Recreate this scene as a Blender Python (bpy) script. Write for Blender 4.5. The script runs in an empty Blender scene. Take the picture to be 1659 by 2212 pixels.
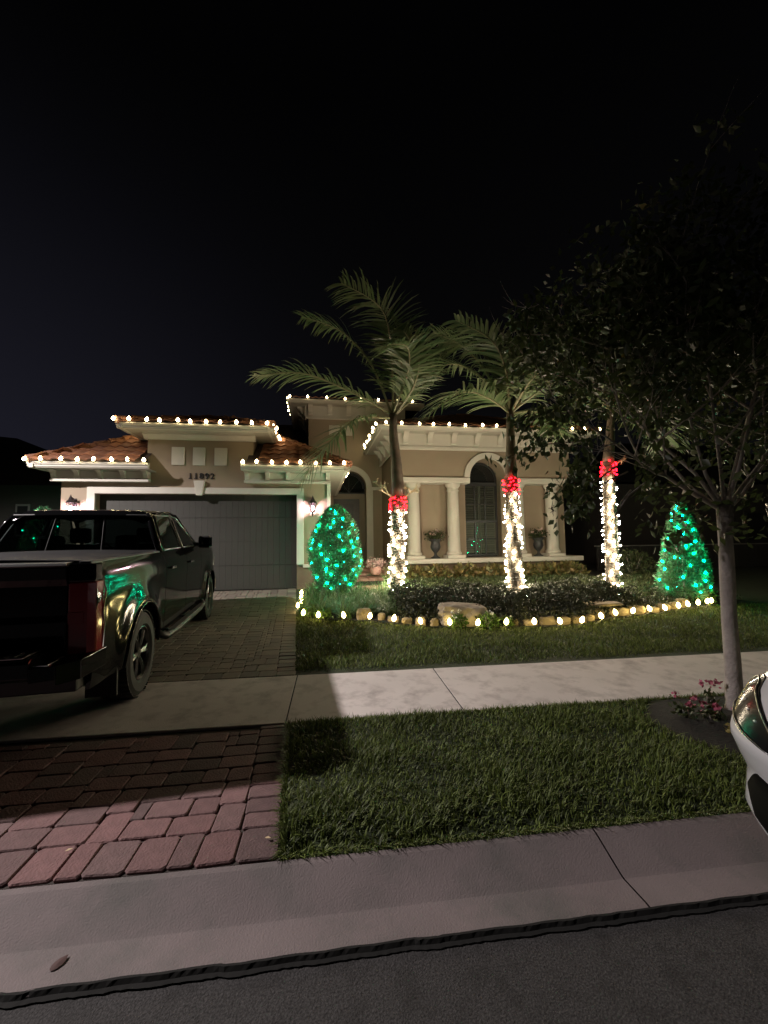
import bpy, math, random
import numpy as np
from mathutils import Vector, Matrix, Euler
random.seed(7); RNG = np.random.default_rng(11)
S = bpy.context.scene
col = S.collection
R = math.radians

# ------------------------------------------------------------------ camera
cam_d = bpy.data.cameras.new('camera'); cam = bpy.data.objects.new('camera', cam_d); col.objects.link(cam)
cam_d.sensor_fit = 'VERTICAL'; cam_d.sensor_height = 24.0; cam_d.sensor_width = 18.0
cam_d.lens = 900 / 2212 * 24.0; cam_d.clip_start = 0.05; cam_d.clip_end = 500
yaw, pit, roll = R(7.0), math.atan(59 / 900), 0.013
fwd = Vector((math.sin(yaw) * math.cos(pit), math.cos(yaw) * math.cos(pit), math.sin(pit)))
rgt0 = Vector((math.cos(yaw), -math.sin(yaw), 0)); up0 = rgt0.cross(fwd)
rgt = (rgt0 - roll * up0).normalized(); up = rgt.cross(fwd)
cam.matrix_world = Matrix(((rgt.x, up.x, -fwd.x, 0), (rgt.y, up.y, -fwd.y, 0), (rgt.z, up.z, -fwd.z, 1.65), (0, 0, 0, 1)))
S.camera = cam

# ------------------------------------------------------------------ world: night sky, lens glare from the street lamp painted in at the left
W = bpy.data.worlds.new('World'); S.world = W; W.use_nodes = True
nt = W.node_tree; nt.nodes.clear()
def wn(t, **k):
    n = nt.nodes.new(t)
    for a, b in k.items(): setattr(n, a, b)
    return n
tc = wn('ShaderNodeTexCoord'); nv = wn('ShaderNodeVectorMath', operation='DOT_PRODUCT')
nt.links.new(tc.outputs['Generated'], nv.inputs[0]); nv.inputs[1].default_value = (-0.80, 0.58, 0.16)
mr = wn('ShaderNodeMapRange'); mr.inputs['From Min'].default_value = 0.35; mr.inputs['From Max'].default_value = 1.0
nt.links.new(nv.outputs['Value'], mr.inputs['Value'])
pw = wn('ShaderNodeMath', operation='POWER'); pw.inputs[1].default_value = 2.6; nt.links.new(mr.outputs['Result'], pw.inputs[0])
sx = wn('ShaderNodeSeparateXYZ'); nt.links.new(tc.outputs['Generated'], sx.inputs[0])
ab = wn('ShaderNodeMath', operation='ABSOLUTE'); nt.links.new(sx.outputs['Z'], ab.inputs[0])
el = wn('ShaderNodeMapRange'); el.inputs['From Min'].default_value = 0.75; el.inputs['From Max'].default_value = 0.0
nt.links.new(ab.outputs[0], el.inputs['Value'])
m1 = wn('ShaderNodeMix', data_type='RGBA'); m1.inputs[6].default_value = (0.0006, 0.0006, 0.0007, 1); m1.inputs[7].default_value = (0.0036, 0.0035, 0.0040, 1)
nt.links.new(el.outputs['Result'], m1.inputs[0])
m2 = wn('ShaderNodeMix', data_type='RGBA'); m2.inputs[7].default_value = (0.0145, 0.0145, 0.0235, 1)
pe = wn('ShaderNodeMath', operation='MULTIPLY'); nt.links.new(pw.outputs[0], pe.inputs[0]); nt.links.new(el.outputs['Result'], pe.inputs[1])
nt.links.new(pe.outputs[0], m2.inputs[0]); nt.links.new(m1.outputs[2], m2.inputs[6])
bg = wn('ShaderNodeBackground'); bg.inputs['Strength'].default_value = 1.0
nt.links.new(m2.outputs[2], bg.inputs['Color']); wo = wn('ShaderNodeOutputWorld'); nt.links.new(bg.outputs[0], wo.inputs[0])

S.view_settings.view_transform = 'Standard'; S.view_settings.look = 'None'; S.view_settings.exposure = 0; S.view_settings.gamma = 1
S.view_settings.use_curve_mapping = False
S.cycles.use_denoising = True; S.cycles.max_bounces = 5; S.cycles.diffuse_bounces = 2; S.cycles.glossy_bounces = 3
S.cycles.transparent_max_bounces = 12; S.cycles.sample_clamp_indirect = 3.0; S.cycles.use_light_tree = True
S.cycles.caustics_reflective = False; S.cycles.caustics_refractive = False
S.cycles.use_adaptive_sampling = False

LAMP = Vector((-8.9, 5.25, 6.35)); LAMP_W = 5700.0
E_EAVE, E_WRAP, E_RED, E_GREEN, E_PATH, E_SCONCE = 34.0, 450.0, 30.0, 150.0, 32.0, 650.0
HR = Matrix.Rotation(R(2.3), 4, 'Z')                   # the house stands turned 2.3 degrees to the street

# ------------------------------------------------------------------ materials
MATS = {}
def mat(name, base=(0.5, 0.5, 0.5), rough=0.6, metal=0.0, var=0.0, vscale=6.0, bump=0.0, bscale=60.0, islands=0.0, objrand=0.0, spec=0.5,
        coat=0.0, emit=None, estr=0.0, stain=None, stain_scale=1.2, stain_amt=0.5, trans=0.0, tint2=None):
    m = bpy.data.materials.new(name); m.use_nodes = True; t = m.node_tree; N = t.nodes; L = t.links
    b = N['Principled BSDF']
    b.inputs['Roughness'].default_value = rough; b.inputs['Metallic'].default_value = metal
    b.inputs['Specular IOR Level'].default_value = spec
    if coat: b.inputs['Coat Weight'].default_value = coat; b.inputs['Coat Roughness'].default_value = 0.03
    tco = N.new('ShaderNodeTexCoord'); 
    c = N.new('ShaderNodeRGB'); c.outputs[0].default_value = (*base, 1); out = c.outputs[0]
    def mixc(fac, colr, o):
        mx = N.new('ShaderNodeMix'); mx.data_type = 'RGBA'; L.new(o, mx.inputs[6]); mx.inputs[7].default_value = (*colr, 1); L.new(fac, mx.inputs[0]); return mx.outputs[2]
    if tint2 is not None:
        if islands: g = N.new('ShaderNodeNewGeometry'); f = g.outputs['Random Per Island']
        else: g = N.new('ShaderNodeObjectInfo'); f = g.outputs['Random']
        out = mixc(f, tint2, out)
    if var:
        n = N.new('ShaderNodeTexNoise'); n.inputs['Scale'].default_value = vscale; n.inputs['Detail'].default_value = 5
        L.new(tco.outputs['Object'], n.inputs['Vector'])
        r = N.new('ShaderNodeMapRange'); r.inputs['From Min'].default_value = 0.3; r.inputs['From Max'].default_value = 0.7
        r.inputs['To Min'].default_value = 1 - var; r.inputs['To Max'].default_value = 1 + var; L.new(n.outputs['Fac'], r.inputs['Value'])
        v = N.new('ShaderNodeVectorMath'); v.operation = 'SCALE'; L.new(out, v.inputs[0]); L.new(r.outputs[0], v.inputs['Scale']); out = v.outputs[0]
    if islands or objrand:
        a = islands or objrand
        if islands: g = N.new('ShaderNodeNewGeometry'); f = g.outputs['Random Per Island']
        else: g = N.new('ShaderNodeObjectInfo'); f = g.outputs['Random']
        w = N.new('ShaderNodeMath'); w.operation = 'MULTIPLY'; w.inputs[1].default_value = 7.31; L.new(f, w.inputs[0])
        fr = N.new('ShaderNodeMath'); fr.operation = 'FRACT'; L.new(w.outputs[0], fr.inputs[0])
        r = N.new('ShaderNodeMapRange'); r.inputs['To Min'].default_value = 1 - a; r.inputs['To Max'].default_value = 1 + a; L.new(fr.outputs[0], r.inputs['Value'])
        v = N.new('ShaderNodeVectorMath'); v.operation = 'SCALE'; L.new(out, v.inputs[0]); L.new(r.outputs[0], v.inputs['Scale']); out = v.outputs[0]
    if stain is not None:
        n = N.new('ShaderNodeTexNoise'); n.inputs['Scale'].default_value = stain_scale; n.inputs['Detail'].default_value = 7; n.inputs['Roughness'].default_value = 0.65
        L.new(tco.outputs['Object'], n.inputs['Vector'])
        r = N.new('ShaderNodeMapRange'); r.inputs['From Min'].default_value = 0.48; r.inputs['From Max'].default_value = 0.72; r.inputs['To Max'].default_value = stain_amt
        L.new(n.outputs['Fac'], r.inputs['Value']); out = mixc(r.outputs[0], stain, out)
    L.new(out, b.inputs['Base Color'])
    if bump:
        n = N.new('ShaderNodeTexNoise'); n.inputs['Scale'].default_value = bscale; n.inputs['Detail'].default_value = 4
        L.new(tco.outputs['Object'], n.inputs['Vector'])
        bp = N.new('ShaderNodeBump'); bp.inputs['Strength'].default_value = bump; bp.inputs['Distance'].default_value = 0.01
        L.new(n.outputs['Fac'], bp.inputs['Height']); L.new(bp.outputs[0], b.inputs['Normal'])
    if emit: b.inputs['Emission Color'].default_value = (*emit, 1); b.inputs['Emission Strength'].default_value = estr
    if trans:
        tr = N.new('ShaderNodeBsdfTranslucent'); L.new(out, tr.inputs['Color']); ms = N.new('ShaderNodeMixShader'); ms.inputs[0].default_value = trans
        L.new(b.outputs[0], ms.inputs[1]); L.new(tr.outputs[0], ms.inputs[2]); L.new(ms.outputs[0], N['Material Output'].inputs[0])
    MATS[name] = m; return m
def glass_mat(name, tint=(0.5, 0.55, 0.55), refl=0.08, rough=0.03):
    m = bpy.data.materials.new(name); m.use_nodes = True; t = m.node_tree; N = t.nodes; L = t.links; N.clear()
    tr = N.new('ShaderNodeBsdfTransparent'); tr.inputs[0].default_value = (*tint, 1)
    gl = N.new('ShaderNodeBsdfGlossy'); gl.inputs['Roughness'].default_value = rough
    fr = N.new('ShaderNodeFresnel'); fr.inputs[0].default_value = 1.5
    mx = N.new('ShaderNodeMixShader'); o = N.new('ShaderNodeOutputMaterial')
    ad = N.new('ShaderNodeMath'); ad.operation = 'ADD'; ad.inputs[1].default_value = refl; L.new(fr.outputs[0], ad.inputs[0])
    L.new(ad.outputs[0], mx.inputs[0]); L.new(tr.outputs[0], mx.inputs[1]); L.new(gl.outputs[0], mx.inputs[2]); L.new(mx.outputs[0], o.inputs[0])
    MATS[name] = m
def emis(name, c, s):
    m = bpy.data.materials.new(name); m.use_nodes = True; t = m.node_tree; N = t.nodes; L = t.links; N.clear()
    e = N.new('ShaderNodeEmission'); e.inputs[0].default_value = (*c, 1); e.inputs[1].default_value = s
    o = N.new('ShaderNodeOutputMaterial'); L.new(e.outputs[0], o.inputs[0]); m.cycles.emission_sampling = 'FRONT'; MATS[name] = m

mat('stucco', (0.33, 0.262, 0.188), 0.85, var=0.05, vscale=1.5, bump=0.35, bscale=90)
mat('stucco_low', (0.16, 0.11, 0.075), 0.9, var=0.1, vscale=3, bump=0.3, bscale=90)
mat('trim', (0.63, 0.595, 0.52), 0.7, var=0.05, vscale=2, bump=0.15, bscale=60)
mat('soffit', (0.45, 0.42, 0.36), 0.8, var=0.04)
mat('garage_paint', (0.036, 0.035, 0.028), 0.6, var=0.05, vscale=2, bump=0.1, bscale=40)
mat('dark_frame', (0.02, 0.022, 0.024), 0.4)
mat('door_paint', (0.035, 0.035, 0.036), 0.35, var=0.1)
mat('door_surround', (0.20, 0.17, 0.13), 0.8)
mat('shutter', (0.17, 0.175, 0.15), 0.7, objrand=0.12)
mat('room_dark', (0.01, 0.01, 0.011), 0.9)
mat('number_black', (0.012, 0.011, 0.01), 0.5)
mat('roof_tile', (0.36, 0.155, 0.075), 0.8, objrand=0.25, var=0.2, vscale=9, tint2=(0.22, 0.10, 0.065), stain=(0.09, 0.05, 0.035), stain_scale=5, stain_amt=0.6)
mat('roof_tile_mass', (0.28, 0.125, 0.07), 0.8, islands=0.25, tint2=(0.2, 0.10, 0.065))
mat('roof_base', (0.05, 0.035, 0.03), 0.9)
mat('sidewalk', (0.60, 0.545, 0.52), 0.85, var=0.09, vscale=1.1, bump=0.25, bscale=120, stain=(0.30, 0.26, 0.25), stain_scale=3.6, stain_amt=0.85)
mat('kerb', (0.215, 0.178, 0.176), 0.85, var=0.12, vscale=2.2, bump=0.3, bscale=130, stain=(0.12, 0.118, 0.11), stain_scale=1.7, stain_amt=0.95)
mat('asphalt', (0.050, 0.048, 0.048), 0.85, var=0.55, vscale=120, bump=0.45, bscale=150, spec=0.3, stain=(0.022, 0.021, 0.02), stain_scale=9, stain_amt=0.7)
mat('gap_and_lip_shade', (0.012, 0.012, 0.011), 0.95)
mat('paver', (0.185, 0.092, 0.090), 0.85, objrand=0.22, var=0.16, vscale=14, bump=0.6, bscale=70, tint2=(0.125, 0.080, 0.078))
mat('paver_back', (0.20, 0.165, 0.125), 0.85, objrand=0.12, var=0.12, vscale=12, bump=0.4, bscale=70, tint2=(0.14, 0.115, 0.095))
mat('paver_back_mass', (0.20, 0.165, 0.125), 0.85, islands=0.2, tint2=(0.14, 0.115, 0.095))
mat('joint_sand', (0.045, 0.035, 0.03), 0.95)
mat('step_brick', (0.42, 0.24, 0.20), 0.8, objrand=0.12, var=0.1)
mat('soil', (0.035, 0.028, 0.020), 0.95, var=0.3, vscale=12, bump=1.0, bscale=40)
mat('mulch', (0.013, 0.011, 0.009), 0.95, var=0.4, vscale=25, bump=1.0, bscale=45)
mat('grass_base', (0.020, 0.030, 0.010), 0.95, var=0.3, vscale=8)
mat('grass', (0.150, 0.195, 0.040), 0.6, islands=0.55, tint2=(0.055, 0.080, 0.016), trans=0.25, var=0.25, vscale=2.2)
mat('far_ground', (0.02, 0.024, 0.012), 0.95, var=0.2)
mat('leaf_dark', (0.035, 0.055, 0.018), 0.5, islands=0.5, tint2=(0.075, 0.085, 0.035), trans=0.2)
mat('leaf_mixed', (0.09, 0.12, 0.035), 0.5, islands=0.5, tint2=(0.27, 0.19, 0.075), trans=0.2)
mat('leaf_shrub', (0.020, 0.027, 0.012), 0.5, islands=0.5, tint2=(0.045, 0.05, 0.025), trans=0.1)
mat('leaf_mid', (0.05, 0.085, 0.025), 0.5, islands=0.5, tint2=(0.08, 0.10, 0.04), trans=0.2)
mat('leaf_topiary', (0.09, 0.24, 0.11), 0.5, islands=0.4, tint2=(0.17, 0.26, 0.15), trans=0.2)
mat('leaf_tree', (0.060, 0.078, 0.028), 0.45, islands=0.45, tint2=(0.045, 0.065, 0.022), trans=0.25)
mat('leaf_yellow', (0.30, 0.24, 0.07), 0.6, trans=0.2)
mat('leaf_bright', (0.10, 0.19, 0.03), 0.5, islands=0.3, trans=0.25)
mat('liriope', (0.08, 0.16, 0.05), 0.5, islands=0.4, tint2=(0.12, 0.18, 0.06), trans=0.15)
mat('frond', (0.085, 0.155, 0.055), 0.34, islands=0.4, tint2=(0.19, 0.24, 0.12), trans=0.25)
mat('rachis', (0.30, 0.29, 0.17), 0.45)
mat('palm_trunk', (0.115, 0.092, 0.066), 0.85, var=0.2, vscale=8, bump=0.8, bscale=30)
mat('crownshaft', (0.13, 0.10, 0.075), 0.55, var=0.35, vscale=5)
mat('twig_cream', (0.50, 0.44, 0.27), 0.7)
mat('bark', (0.34, 0.30, 0.28), 0.85, var=0.25, vscale=9, bump=0.8, bscale=45)
mat('stone', (0.31, 0.245, 0.155), 0.85, var=0.25, vscale=6, bump=0.9, bscale=22, objrand=0.25)
mat('boulder', (0.33, 0.28, 0.21), 0.85, var=0.3, vscale=4, bump=1.0, bscale=12, stain=(0.12, 0.10, 0.08), stain_scale=4, stain_amt=0.7)
mat('wire', (0.01, 0.018, 0.012), 0.5)
mat('socket', (0.02, 0.03, 0.02), 0.5)
mat('lantern_metal', (0.025, 0.018, 0.018), 0.45, metal=0.3)
mat('urn', (0.035, 0.036, 0.038), 0.5, var=0.2)
mat('petal_pink', (0.42, 0.10, 0.16), 0.6, islands=0.2)
mat('petal_pale', (0.72, 0.50, 0.48), 0.6, islands=0.2)
mat('petal_white', (0.80, 0.80, 0.74), 0.6)
mat('pot_pink', (0.75, 0.42, 0.38), 0.7)
mat('lizard', (0.02, 0.018, 0.015), 0.5)
mat('truck_paint', (0.004, 0.004, 0.0045), 0.08, spec=0.22)
mat('truck_plastic', (0.012, 0.012, 0.012), 0.5)
mat('tonneau', (0.009, 0.009, 0.009), 0.5, spec=0.3)
mat('chrome', (0.75, 0.75, 0.75), 0.12, metal=1.0)
mat('satin_metal', (0.42, 0.42, 0.42), 0.3, metal=1.0)
mat('rubber', (0.012, 0.012, 0.012), 0.75, var=0.3, vscale=10)
mat('rim', (0.10, 0.10, 0.10), 0.3, metal=0.9)
mat('red_lens', (0.22, 0.012, 0.020), 0.15, coat=0.5)
mat('clear_lens', (0.35, 0.35, 0.35), 0.1, coat=0.5)
mat('seat_cloth', (0.02, 0.02, 0.02), 0.8)
mat('car_white', (0.58, 0.585, 0.61), 0.25, coat=0.8)
mat('car_black', (0.003, 0.003, 0.003), 0.6, spec=0.1)
mat('headlight_dark', (0.006, 0.006, 0.007), 0.16, spec=0.22)
mat('pole_metal', (0.03, 0.03, 0.03), 0.5)
mat('neighbour_wall', (0.045, 0.04, 0.037), 0.9)
mat('neighbour_roof', (0.025, 0.022, 0.02), 0.9)
mat('fence_dark', (0.03, 0.028, 0.026), 0.8); mat('fence_rail', (0.20, 0.19, 0.18), 0.7)
mat('fallen_leaf', (0.55, 0.42, 0.25), 0.7); mat('maroon_leaf', (0.075, 0.035, 0.03), 0.8)
glass_mat('truck_glass', (0.12, 0.15, 0.145), 0.0); glass_mat('window_glass', (0.85, 0.88, 0.84), 0.0); glass_mat('lens_glass', (0.85, 0.85, 0.85), 0.05, 0.01)
emis('bulb_warm', (1.0, 0.80, 0.42), E_EAVE); emis('bulb_mini', (1.0, 0.83, 0.60), E_WRAP); emis('bulb_red', (1.0, 0.004, 0.010), E_RED)
emis('bulb_green', (0.0, 1.0, 0.48), E_GREEN); emis('bulb_path', (1.0, 0.78, 0.30), E_PATH); emis('bulb_sconce', (1.0, 0.60, 0.74), E_SCONCE)

# ------------------------------------------------------------------ mesh building
class MB:
    def __init__(s): s.v = []; s.f = []
    def add(s, vs, fs):
        k = len(s.v); s.v += [tuple(v) for v in vs]; s.f += [tuple(i + k for i in f) for f in fs]; return s
    def box(s, x0, x1, y0, y1, z0, z1):
        return s.add([(x0, y0, z0), (x1, y0, z0), (x1, y1, z0), (x0, y1, z0), (x0, y0, z1), (x1, y0, z1), (x1, y1, z1), (x0, y1, z1)],
                     [(0, 3, 2, 1), (4, 5, 6, 7), (0, 1, 5, 4), (1, 2, 6, 5), (2, 3, 7, 6), (3, 0, 4, 7)])
    def tube(s, pts, rad, n=6, cap=True):
        pts = [Vector(p) for p in pts]; m = len(pts)
        rad = [rad] * m if isinstance(rad, (int, float)) else rad
        vs = []; fs = []; u = None
        for i in range(m):
            t = (pts[min(i + 1, m - 1)] - pts[max(i - 1, 0)])
            t = t.normalized() if t.length > 1e-9 else Vector((0, 0, 1))
            if u is None: u = t.orthogonal().normalized()
            else:
                u = u - t * u.dot(t); u = u.normalized() if u.length > 1e-6 else t.orthogonal().normalized()
            w = t.cross(u)
            for j in range(n):
                a = 2 * math.pi * j / n; vs.append(pts[i] + (u * math.cos(a) + w * math.sin(a)) * rad[i])
        for i in range(m - 1):
            for j in range(n):
                a = i * n + j; b = i * n + (j + 1) % n; fs.append((a, b, b + n, a + n))
        if cap: fs.append(tuple(range(n))[::-1]); fs.append(tuple((m - 1) * n + j for j in range(n)))
        return s.add(vs, fs)
    def lathe(s, prof, n=16, c=(0, 0, 0)):
        vs = []; fs = []
        for r, z in prof:
            for j in range(n):
                a = 2 * math.pi * j / n; vs.append((c[0] + r * math.cos(a), c[1] + r * math.sin(a), c[2] + z))
        for i in range(len(prof) - 1):
            for j in range(n):
                a = i * n + j; b = i * n + (j + 1) % n; fs.append((a, b, b + n, a + n))
        fs.append(tuple(range(n))[::-1]); fs.append(tuple((len(prof) - 1) * n + j for j in range(n)))
        return s.add(vs, fs)
    def prism(s, poly, axis, a0, a1):
        # poly: 2D points; axis 'x': poly in (y,z); 'y': poly in (x,z); 'z': poly in (x,y)
        def P(p, a): return {'x': (a, p[0], p[1]), 'y': (p[0], a, p[1]), 'z': (p[0], p[1], a)}[axis]
        n = len(poly); vs = [P(p, a0) for p in poly] + [P(p, a1) for p in poly]
        fs = [tuple(range(n)), tuple(range(2 * n - 1, n - 1, -1))] + [(i, i + n, (i + 1) % n + n, (i + 1) % n) for i in range(n)]
        return s.add(vs, fs)
    def grid(s, P):
        m = len(P); n = len(P[0]); vs = [p for r in P for p in r]
        return s.add(vs, [(i * n + j, i * n + j + 1, (i + 1) * n + j + 1, (i + 1) * n + j) for i in range(m - 1) for j in range(n - 1)])
    def build(s, name, m, parent=None, loc=(0, 0, 0), smooth=False, off=None, bevel=0.0, autosmooth=None):
        me = bpy.data.meshes.new(name)
        vs = s.v
        if off is not None: vs = [(x - off[0], y - off[1], z - off[2]) for x, y, z in vs]
        me.from_pydata(vs, [], s.f); me.update()
        if m: me.materials.append(MATS[m])
        if smooth:
            me.polygons.foreach_set('use_smooth', [True] * len(me.polygons))
            if autosmooth:
                try: me.set_sharp_from_angle(angle=R(autosmooth))
                except Exception: pass
        o = bpy.data.objects.new(name, me); col.objects.link(o); o.location = loc
        if parent is not None: o.parent = parent
        if bevel:
            b = o.modifiers.new('bevel', 'BEVEL'); b.width = bevel; b.segments = 2; b.limit_method = 'ANGLE'; b.angle_limit = R(40)
        return o
def tag(o, label=None, cat=None, group=None, kind=None):
    if label: o['label'] = label
    if cat: o['category'] = cat
    if group: o['group'] = group
    if kind: o['kind'] = kind
    return o
def empty(name, loc, label=None, cat=None, group=None, rz=0.0):
    o = bpy.data.objects.new(name, None); col.objects.link(o); o.location = loc; o.rotation_euler[2] = rz; o.empty_display_size = 0.2
    return tag(o, label, cat, group)
def inst(name, mesh, loc, parent=None, rot=None, scale=None, m=None):
    o = bpy.data.objects.new(name, mesh); col.objects.link(o); o.location = loc
    if rot is not None: o.rotation_euler = rot
    if scale is not None: o.scale = scale
    if parent is not None: o.parent = parent
    return o
def np_mesh(name, V, F, m, parent=None, loc=(0, 0, 0), smooth=False):
    """V (n,3), F (k,3 or 4) numpy"""
    me = bpy.data.meshes.new(name); k = F.shape[1]
    me.vertices.add(len(V)); me.vertices.foreach_set('co', np.ascontiguousarray(V, dtype=np.float32).ravel())
    me.loops.add(F.size); me.loops.foreach_set('vertex_index', np.ascontiguousarray(F, dtype=np.int32).ravel())
    me.polygons.add(len(F)); me.polygons.foreach_set('loop_start', np.arange(0, F.size, k, dtype=np.int32))
    try: me.polygons.foreach_set('loop_total', np.full(len(F), k, dtype=np.int32))
    except Exception: pass
    me.update(calc_edges=True)
    if smooth: me.polygons.foreach_set('use_smooth', [True] * len(F))
    me.materials.append(MATS[m]); o = bpy.data.objects.new(name, me); col.objects.link(o); o.location = loc
    if parent is not None: o.parent = parent
    return o
def unit(a): return a / np.maximum(np.linalg.norm(a, axis=1, keepdims=True), 1e-9)
def leaf_arrays(C, D, N, ln, wd):
    """rhombic folded leaves: base C, direction D, normal N, length, width -> V,F (2 tris each)"""
    n = len(C); D = unit(D); Sd = unit(np.cross(D, N)); N2 = unit(np.cross(Sd, D))
    ln = np.broadcast_to(np.asarray(ln, float), (n,))[:, None]; wd = np.broadcast_to(np.asarray(wd, float), (n,))[:, None]
    V = np.empty((n, 4, 3)); V[:, 0] = C; V[:, 1] = C + D * ln * 0.45 + Sd * wd * 0.5 + N2 * wd * 0.15
    V[:, 2] = C + D * ln; V[:, 3] = C + D * ln * 0.45 - Sd * wd * 0.5 + N2 * wd * 0.15
    b = (np.arange(n) * 4)[:, None]
    F = np.concatenate([b + [0, 2, 1], b + [0, 3, 2]], 1).reshape(-1, 3)
    return V.reshape(-1, 3), F
def rnd_dirs(n): return unit(RNG.normal(size=(n, 3)))
def leaves(name, C, m, ln, wd, parent=None, D=None, upb=0.3, loc=(0, 0, 0)):
    n = len(C)
    if D is None: D = rnd_dirs(n); D[:, 2] += upb
    V, F = leaf_arrays(C, D, rnd_dirs(n), ln * RNG.uniform(0.7, 1.3, n), wd * RNG.uniform(0.7, 1.3, n))
    return np_mesh(name, V, F, m, parent, loc)
def blades(name, X, Y, Z, h, w, lean, m, parent=None, bend=0.5, segs=2, dirs=None):
    """tapered bending grass blades"""
    n = len(X); a = RNG.uniform(0, 2 * np.pi, n) if dirs is None else dirs
    h = h * RNG.uniform(0.55, 1.35, n); w = w * RNG.uniform(0.7, 1.3, n); ln = lean * RNG.uniform(0.2, 1.6, n)
    dx, dy = np.cos(a), np.sin(a); px, py = -dy, dx
    rows = segs + 1; V = np.empty((n, rows * 2 - 1, 3))
    for i in range(rows):
        t = i / segs; o = ln * h * t ** 1.7; z = Z + h * t * (1 - bend * t * ln * 0.5)
        ww = w * 0.5 * (1 - t * 0.55) 
        if i < segs:
            V[:, 2 * i, 0] = X + dx * o + px * ww; V[:, 2 * i, 1] = Y + dy * o + py * ww; V[:, 2 * i, 2] = z
            V[:, 2 * i + 1, 0] = X + dx * o - px * ww; V[:, 2 * i + 1, 1] = Y + dy * o - py * ww; V[:, 2 * i + 1, 2] = z
        else: V[:, 2 * i, 0] = X + dx * o; V[:, 2 * i, 1] = Y + dy * o; V[:, 2 * i, 2] = z
    k = rows * 2 - 1; b = (np.arange(n) * k)[:, None]; parts = []
    for i in range(segs - 1):
        j = 2 * i; parts += [b + [j, j + 1, j + 3], b + [j, j + 3, j + 2]]
    j = 2 * (segs - 1); parts.append(b + [j, j + 1, j + 2])
    F = np.concatenate(parts, 1).reshape(-1, 3)
    return np_mesh(name, V.reshape(-1, 3), F, m, parent)

GY_ = [1.7, 2.2, 3.7, 5.0, 8.2, 11.0, 13.0]; GZ_ = [0.02, 0.10, 0.12, 0.14, 0.21, 0.41, 0.45]
def gz(Y): return float(np.interp(Y, GY_, GZ_))
def gzn(Y): return np.interp(Y, GY_, GZ_)
def hw(x, y, z): return HR @ Vector((x, y, z))      # house frame -> world

# ------------------------------------------------------------------ setting: ground, road, kerb, sidewalk
def sheet(name, x0, x1, ys, zs, m, nx=1):
    mb = MB(); P = [[(x0 + (x1 - x0) * i / nx, y, z) for i in range(nx + 1)] for y, z in zip(ys, zs)]; mb.grid(P)
    return tag(mb.build(name, m), kind='structure')
sheet('ground', -150, 150, [-150, -8.0, -7.9, 1.6, 2.2, 5, 8.2, 11, 13, 200], [-0.2, 0.0, -0.06, -0.06, -0.02, 0.09, 0.17, 0.36, 0.40, 0.40], 'far_ground', 1)
# road with a slightly uneven surface
mb = MB(); mb.grid([[(-60 + 120 * i / 240, -7.9 + 9.72 * j / 60, 0.009 + 0.003 * math.sin(i * 1.7) * math.sin(j * 0.9)) for i in range(241)] for j in range(61)])
tag(mb.build('road', 'asphalt'), kind='structure')
# kerb and gutter cast in slabs with ragged road edge
kerb = MB()
joints = [-20, -14, -8.0, -4.7, -1.68, 1.365, 4.4, 7.5, 12, 18, 26]
xs_all = []
def kerb_y0(x): return 1.765 + 0.002 * math.sin(x * 5.1) * math.sin(x * 1.7 + 1) + 0.002 * math.sin(x * 23.0 + math.sin(x * 7)) - (0.004 if abs(((x * 1.3) % 1.0) - 0.5) < 0.06 else 0)
for a, b in zip(joints[:-1], joints[1:]):
    n = max(8, int((b - a) / 0.035)); P0 = []; xs = [a + 0.004 + (b - a - 0.008) * i / n for i in range(n + 1)]
    prof = []
    for x in xs:
        y0 = kerb_y0(x)
        prof.append([(x, y0 + 0.012, -0.03), (x, y0, 0.022), (x, y0 + 0.012, 0.031), (x, 1.80, 0.032), (x, 1.94, 0.024), (x, 1.96, 0.028), (x, 2.15, 0.094), (x, 2.178, 0.098), (x, 2.19, 0.09), (x, 2.19, 0.02)])
    kerb.grid(prof)
tag(kerb.build('kerb', 'kerb', smooth=True, autosmooth=9), kind='structure')
mb = MB(); mb.box(-40, 40, 1.70, 2.2, -0.05, -0.012); tag(mb.build('gutter_bed', 'gap_and_lip_shade'), kind='structure')
mb = MB(); P_ = []  # dark strip: seam dirt plus the kerb lip's shade put into its colour
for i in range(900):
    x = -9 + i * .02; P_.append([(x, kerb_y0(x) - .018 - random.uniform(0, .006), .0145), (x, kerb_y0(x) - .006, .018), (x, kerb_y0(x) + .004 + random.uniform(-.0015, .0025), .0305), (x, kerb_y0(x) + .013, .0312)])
mb.grid(P_); tag(mb.build('seam_lip_shade', 'gap_and_lip_shade'), kind='structure')
# sidewalk slabs
sw = empty('sidewalk', (0, 4.3, 0.12)); tag(sw, kind='structure')
sj = [-12, -9, -6.2, -3.4, -0.405, 1.15, 5.9, 10.4, 13.6, 18, 26]
for a, b in zip(sj[:-1], sj[1:]):
    m = MB(); g = 0.006
    x0, x1, y0, y1 = a + g, b - g, 3.685, 4.87; e_ = .002
    zt0, zt1 = 0.122, 0.142
    m.add([(x0, y0, 0), (x1, y0, 0), (x1, y1, 0), (x0, y1, 0), (x0, y0, zt0 - .006), (x1, y0, zt0 - .006), (x1, y1, zt1 - .006), (x0, y1, zt1 - .006),
           (x0 + e_, y0 + .008, zt0), (x1 - e_, y0 + .008, zt0), (x1 - e_, y1 - .008, zt1), (x0 + e_, y1 - .008, zt1)],
          [(0, 1, 5, 4), (1, 2, 6, 5), (2, 3, 7, 6), (3, 0, 4, 7), (4, 5, 9, 8), (5, 6, 10, 9), (6, 7, 11, 10), (7, 4, 8, 11), (8, 9, 10, 11)])
    m.build('slab', 'sidewalk', sw, off=(0, 4.3, 0.12))
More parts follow.
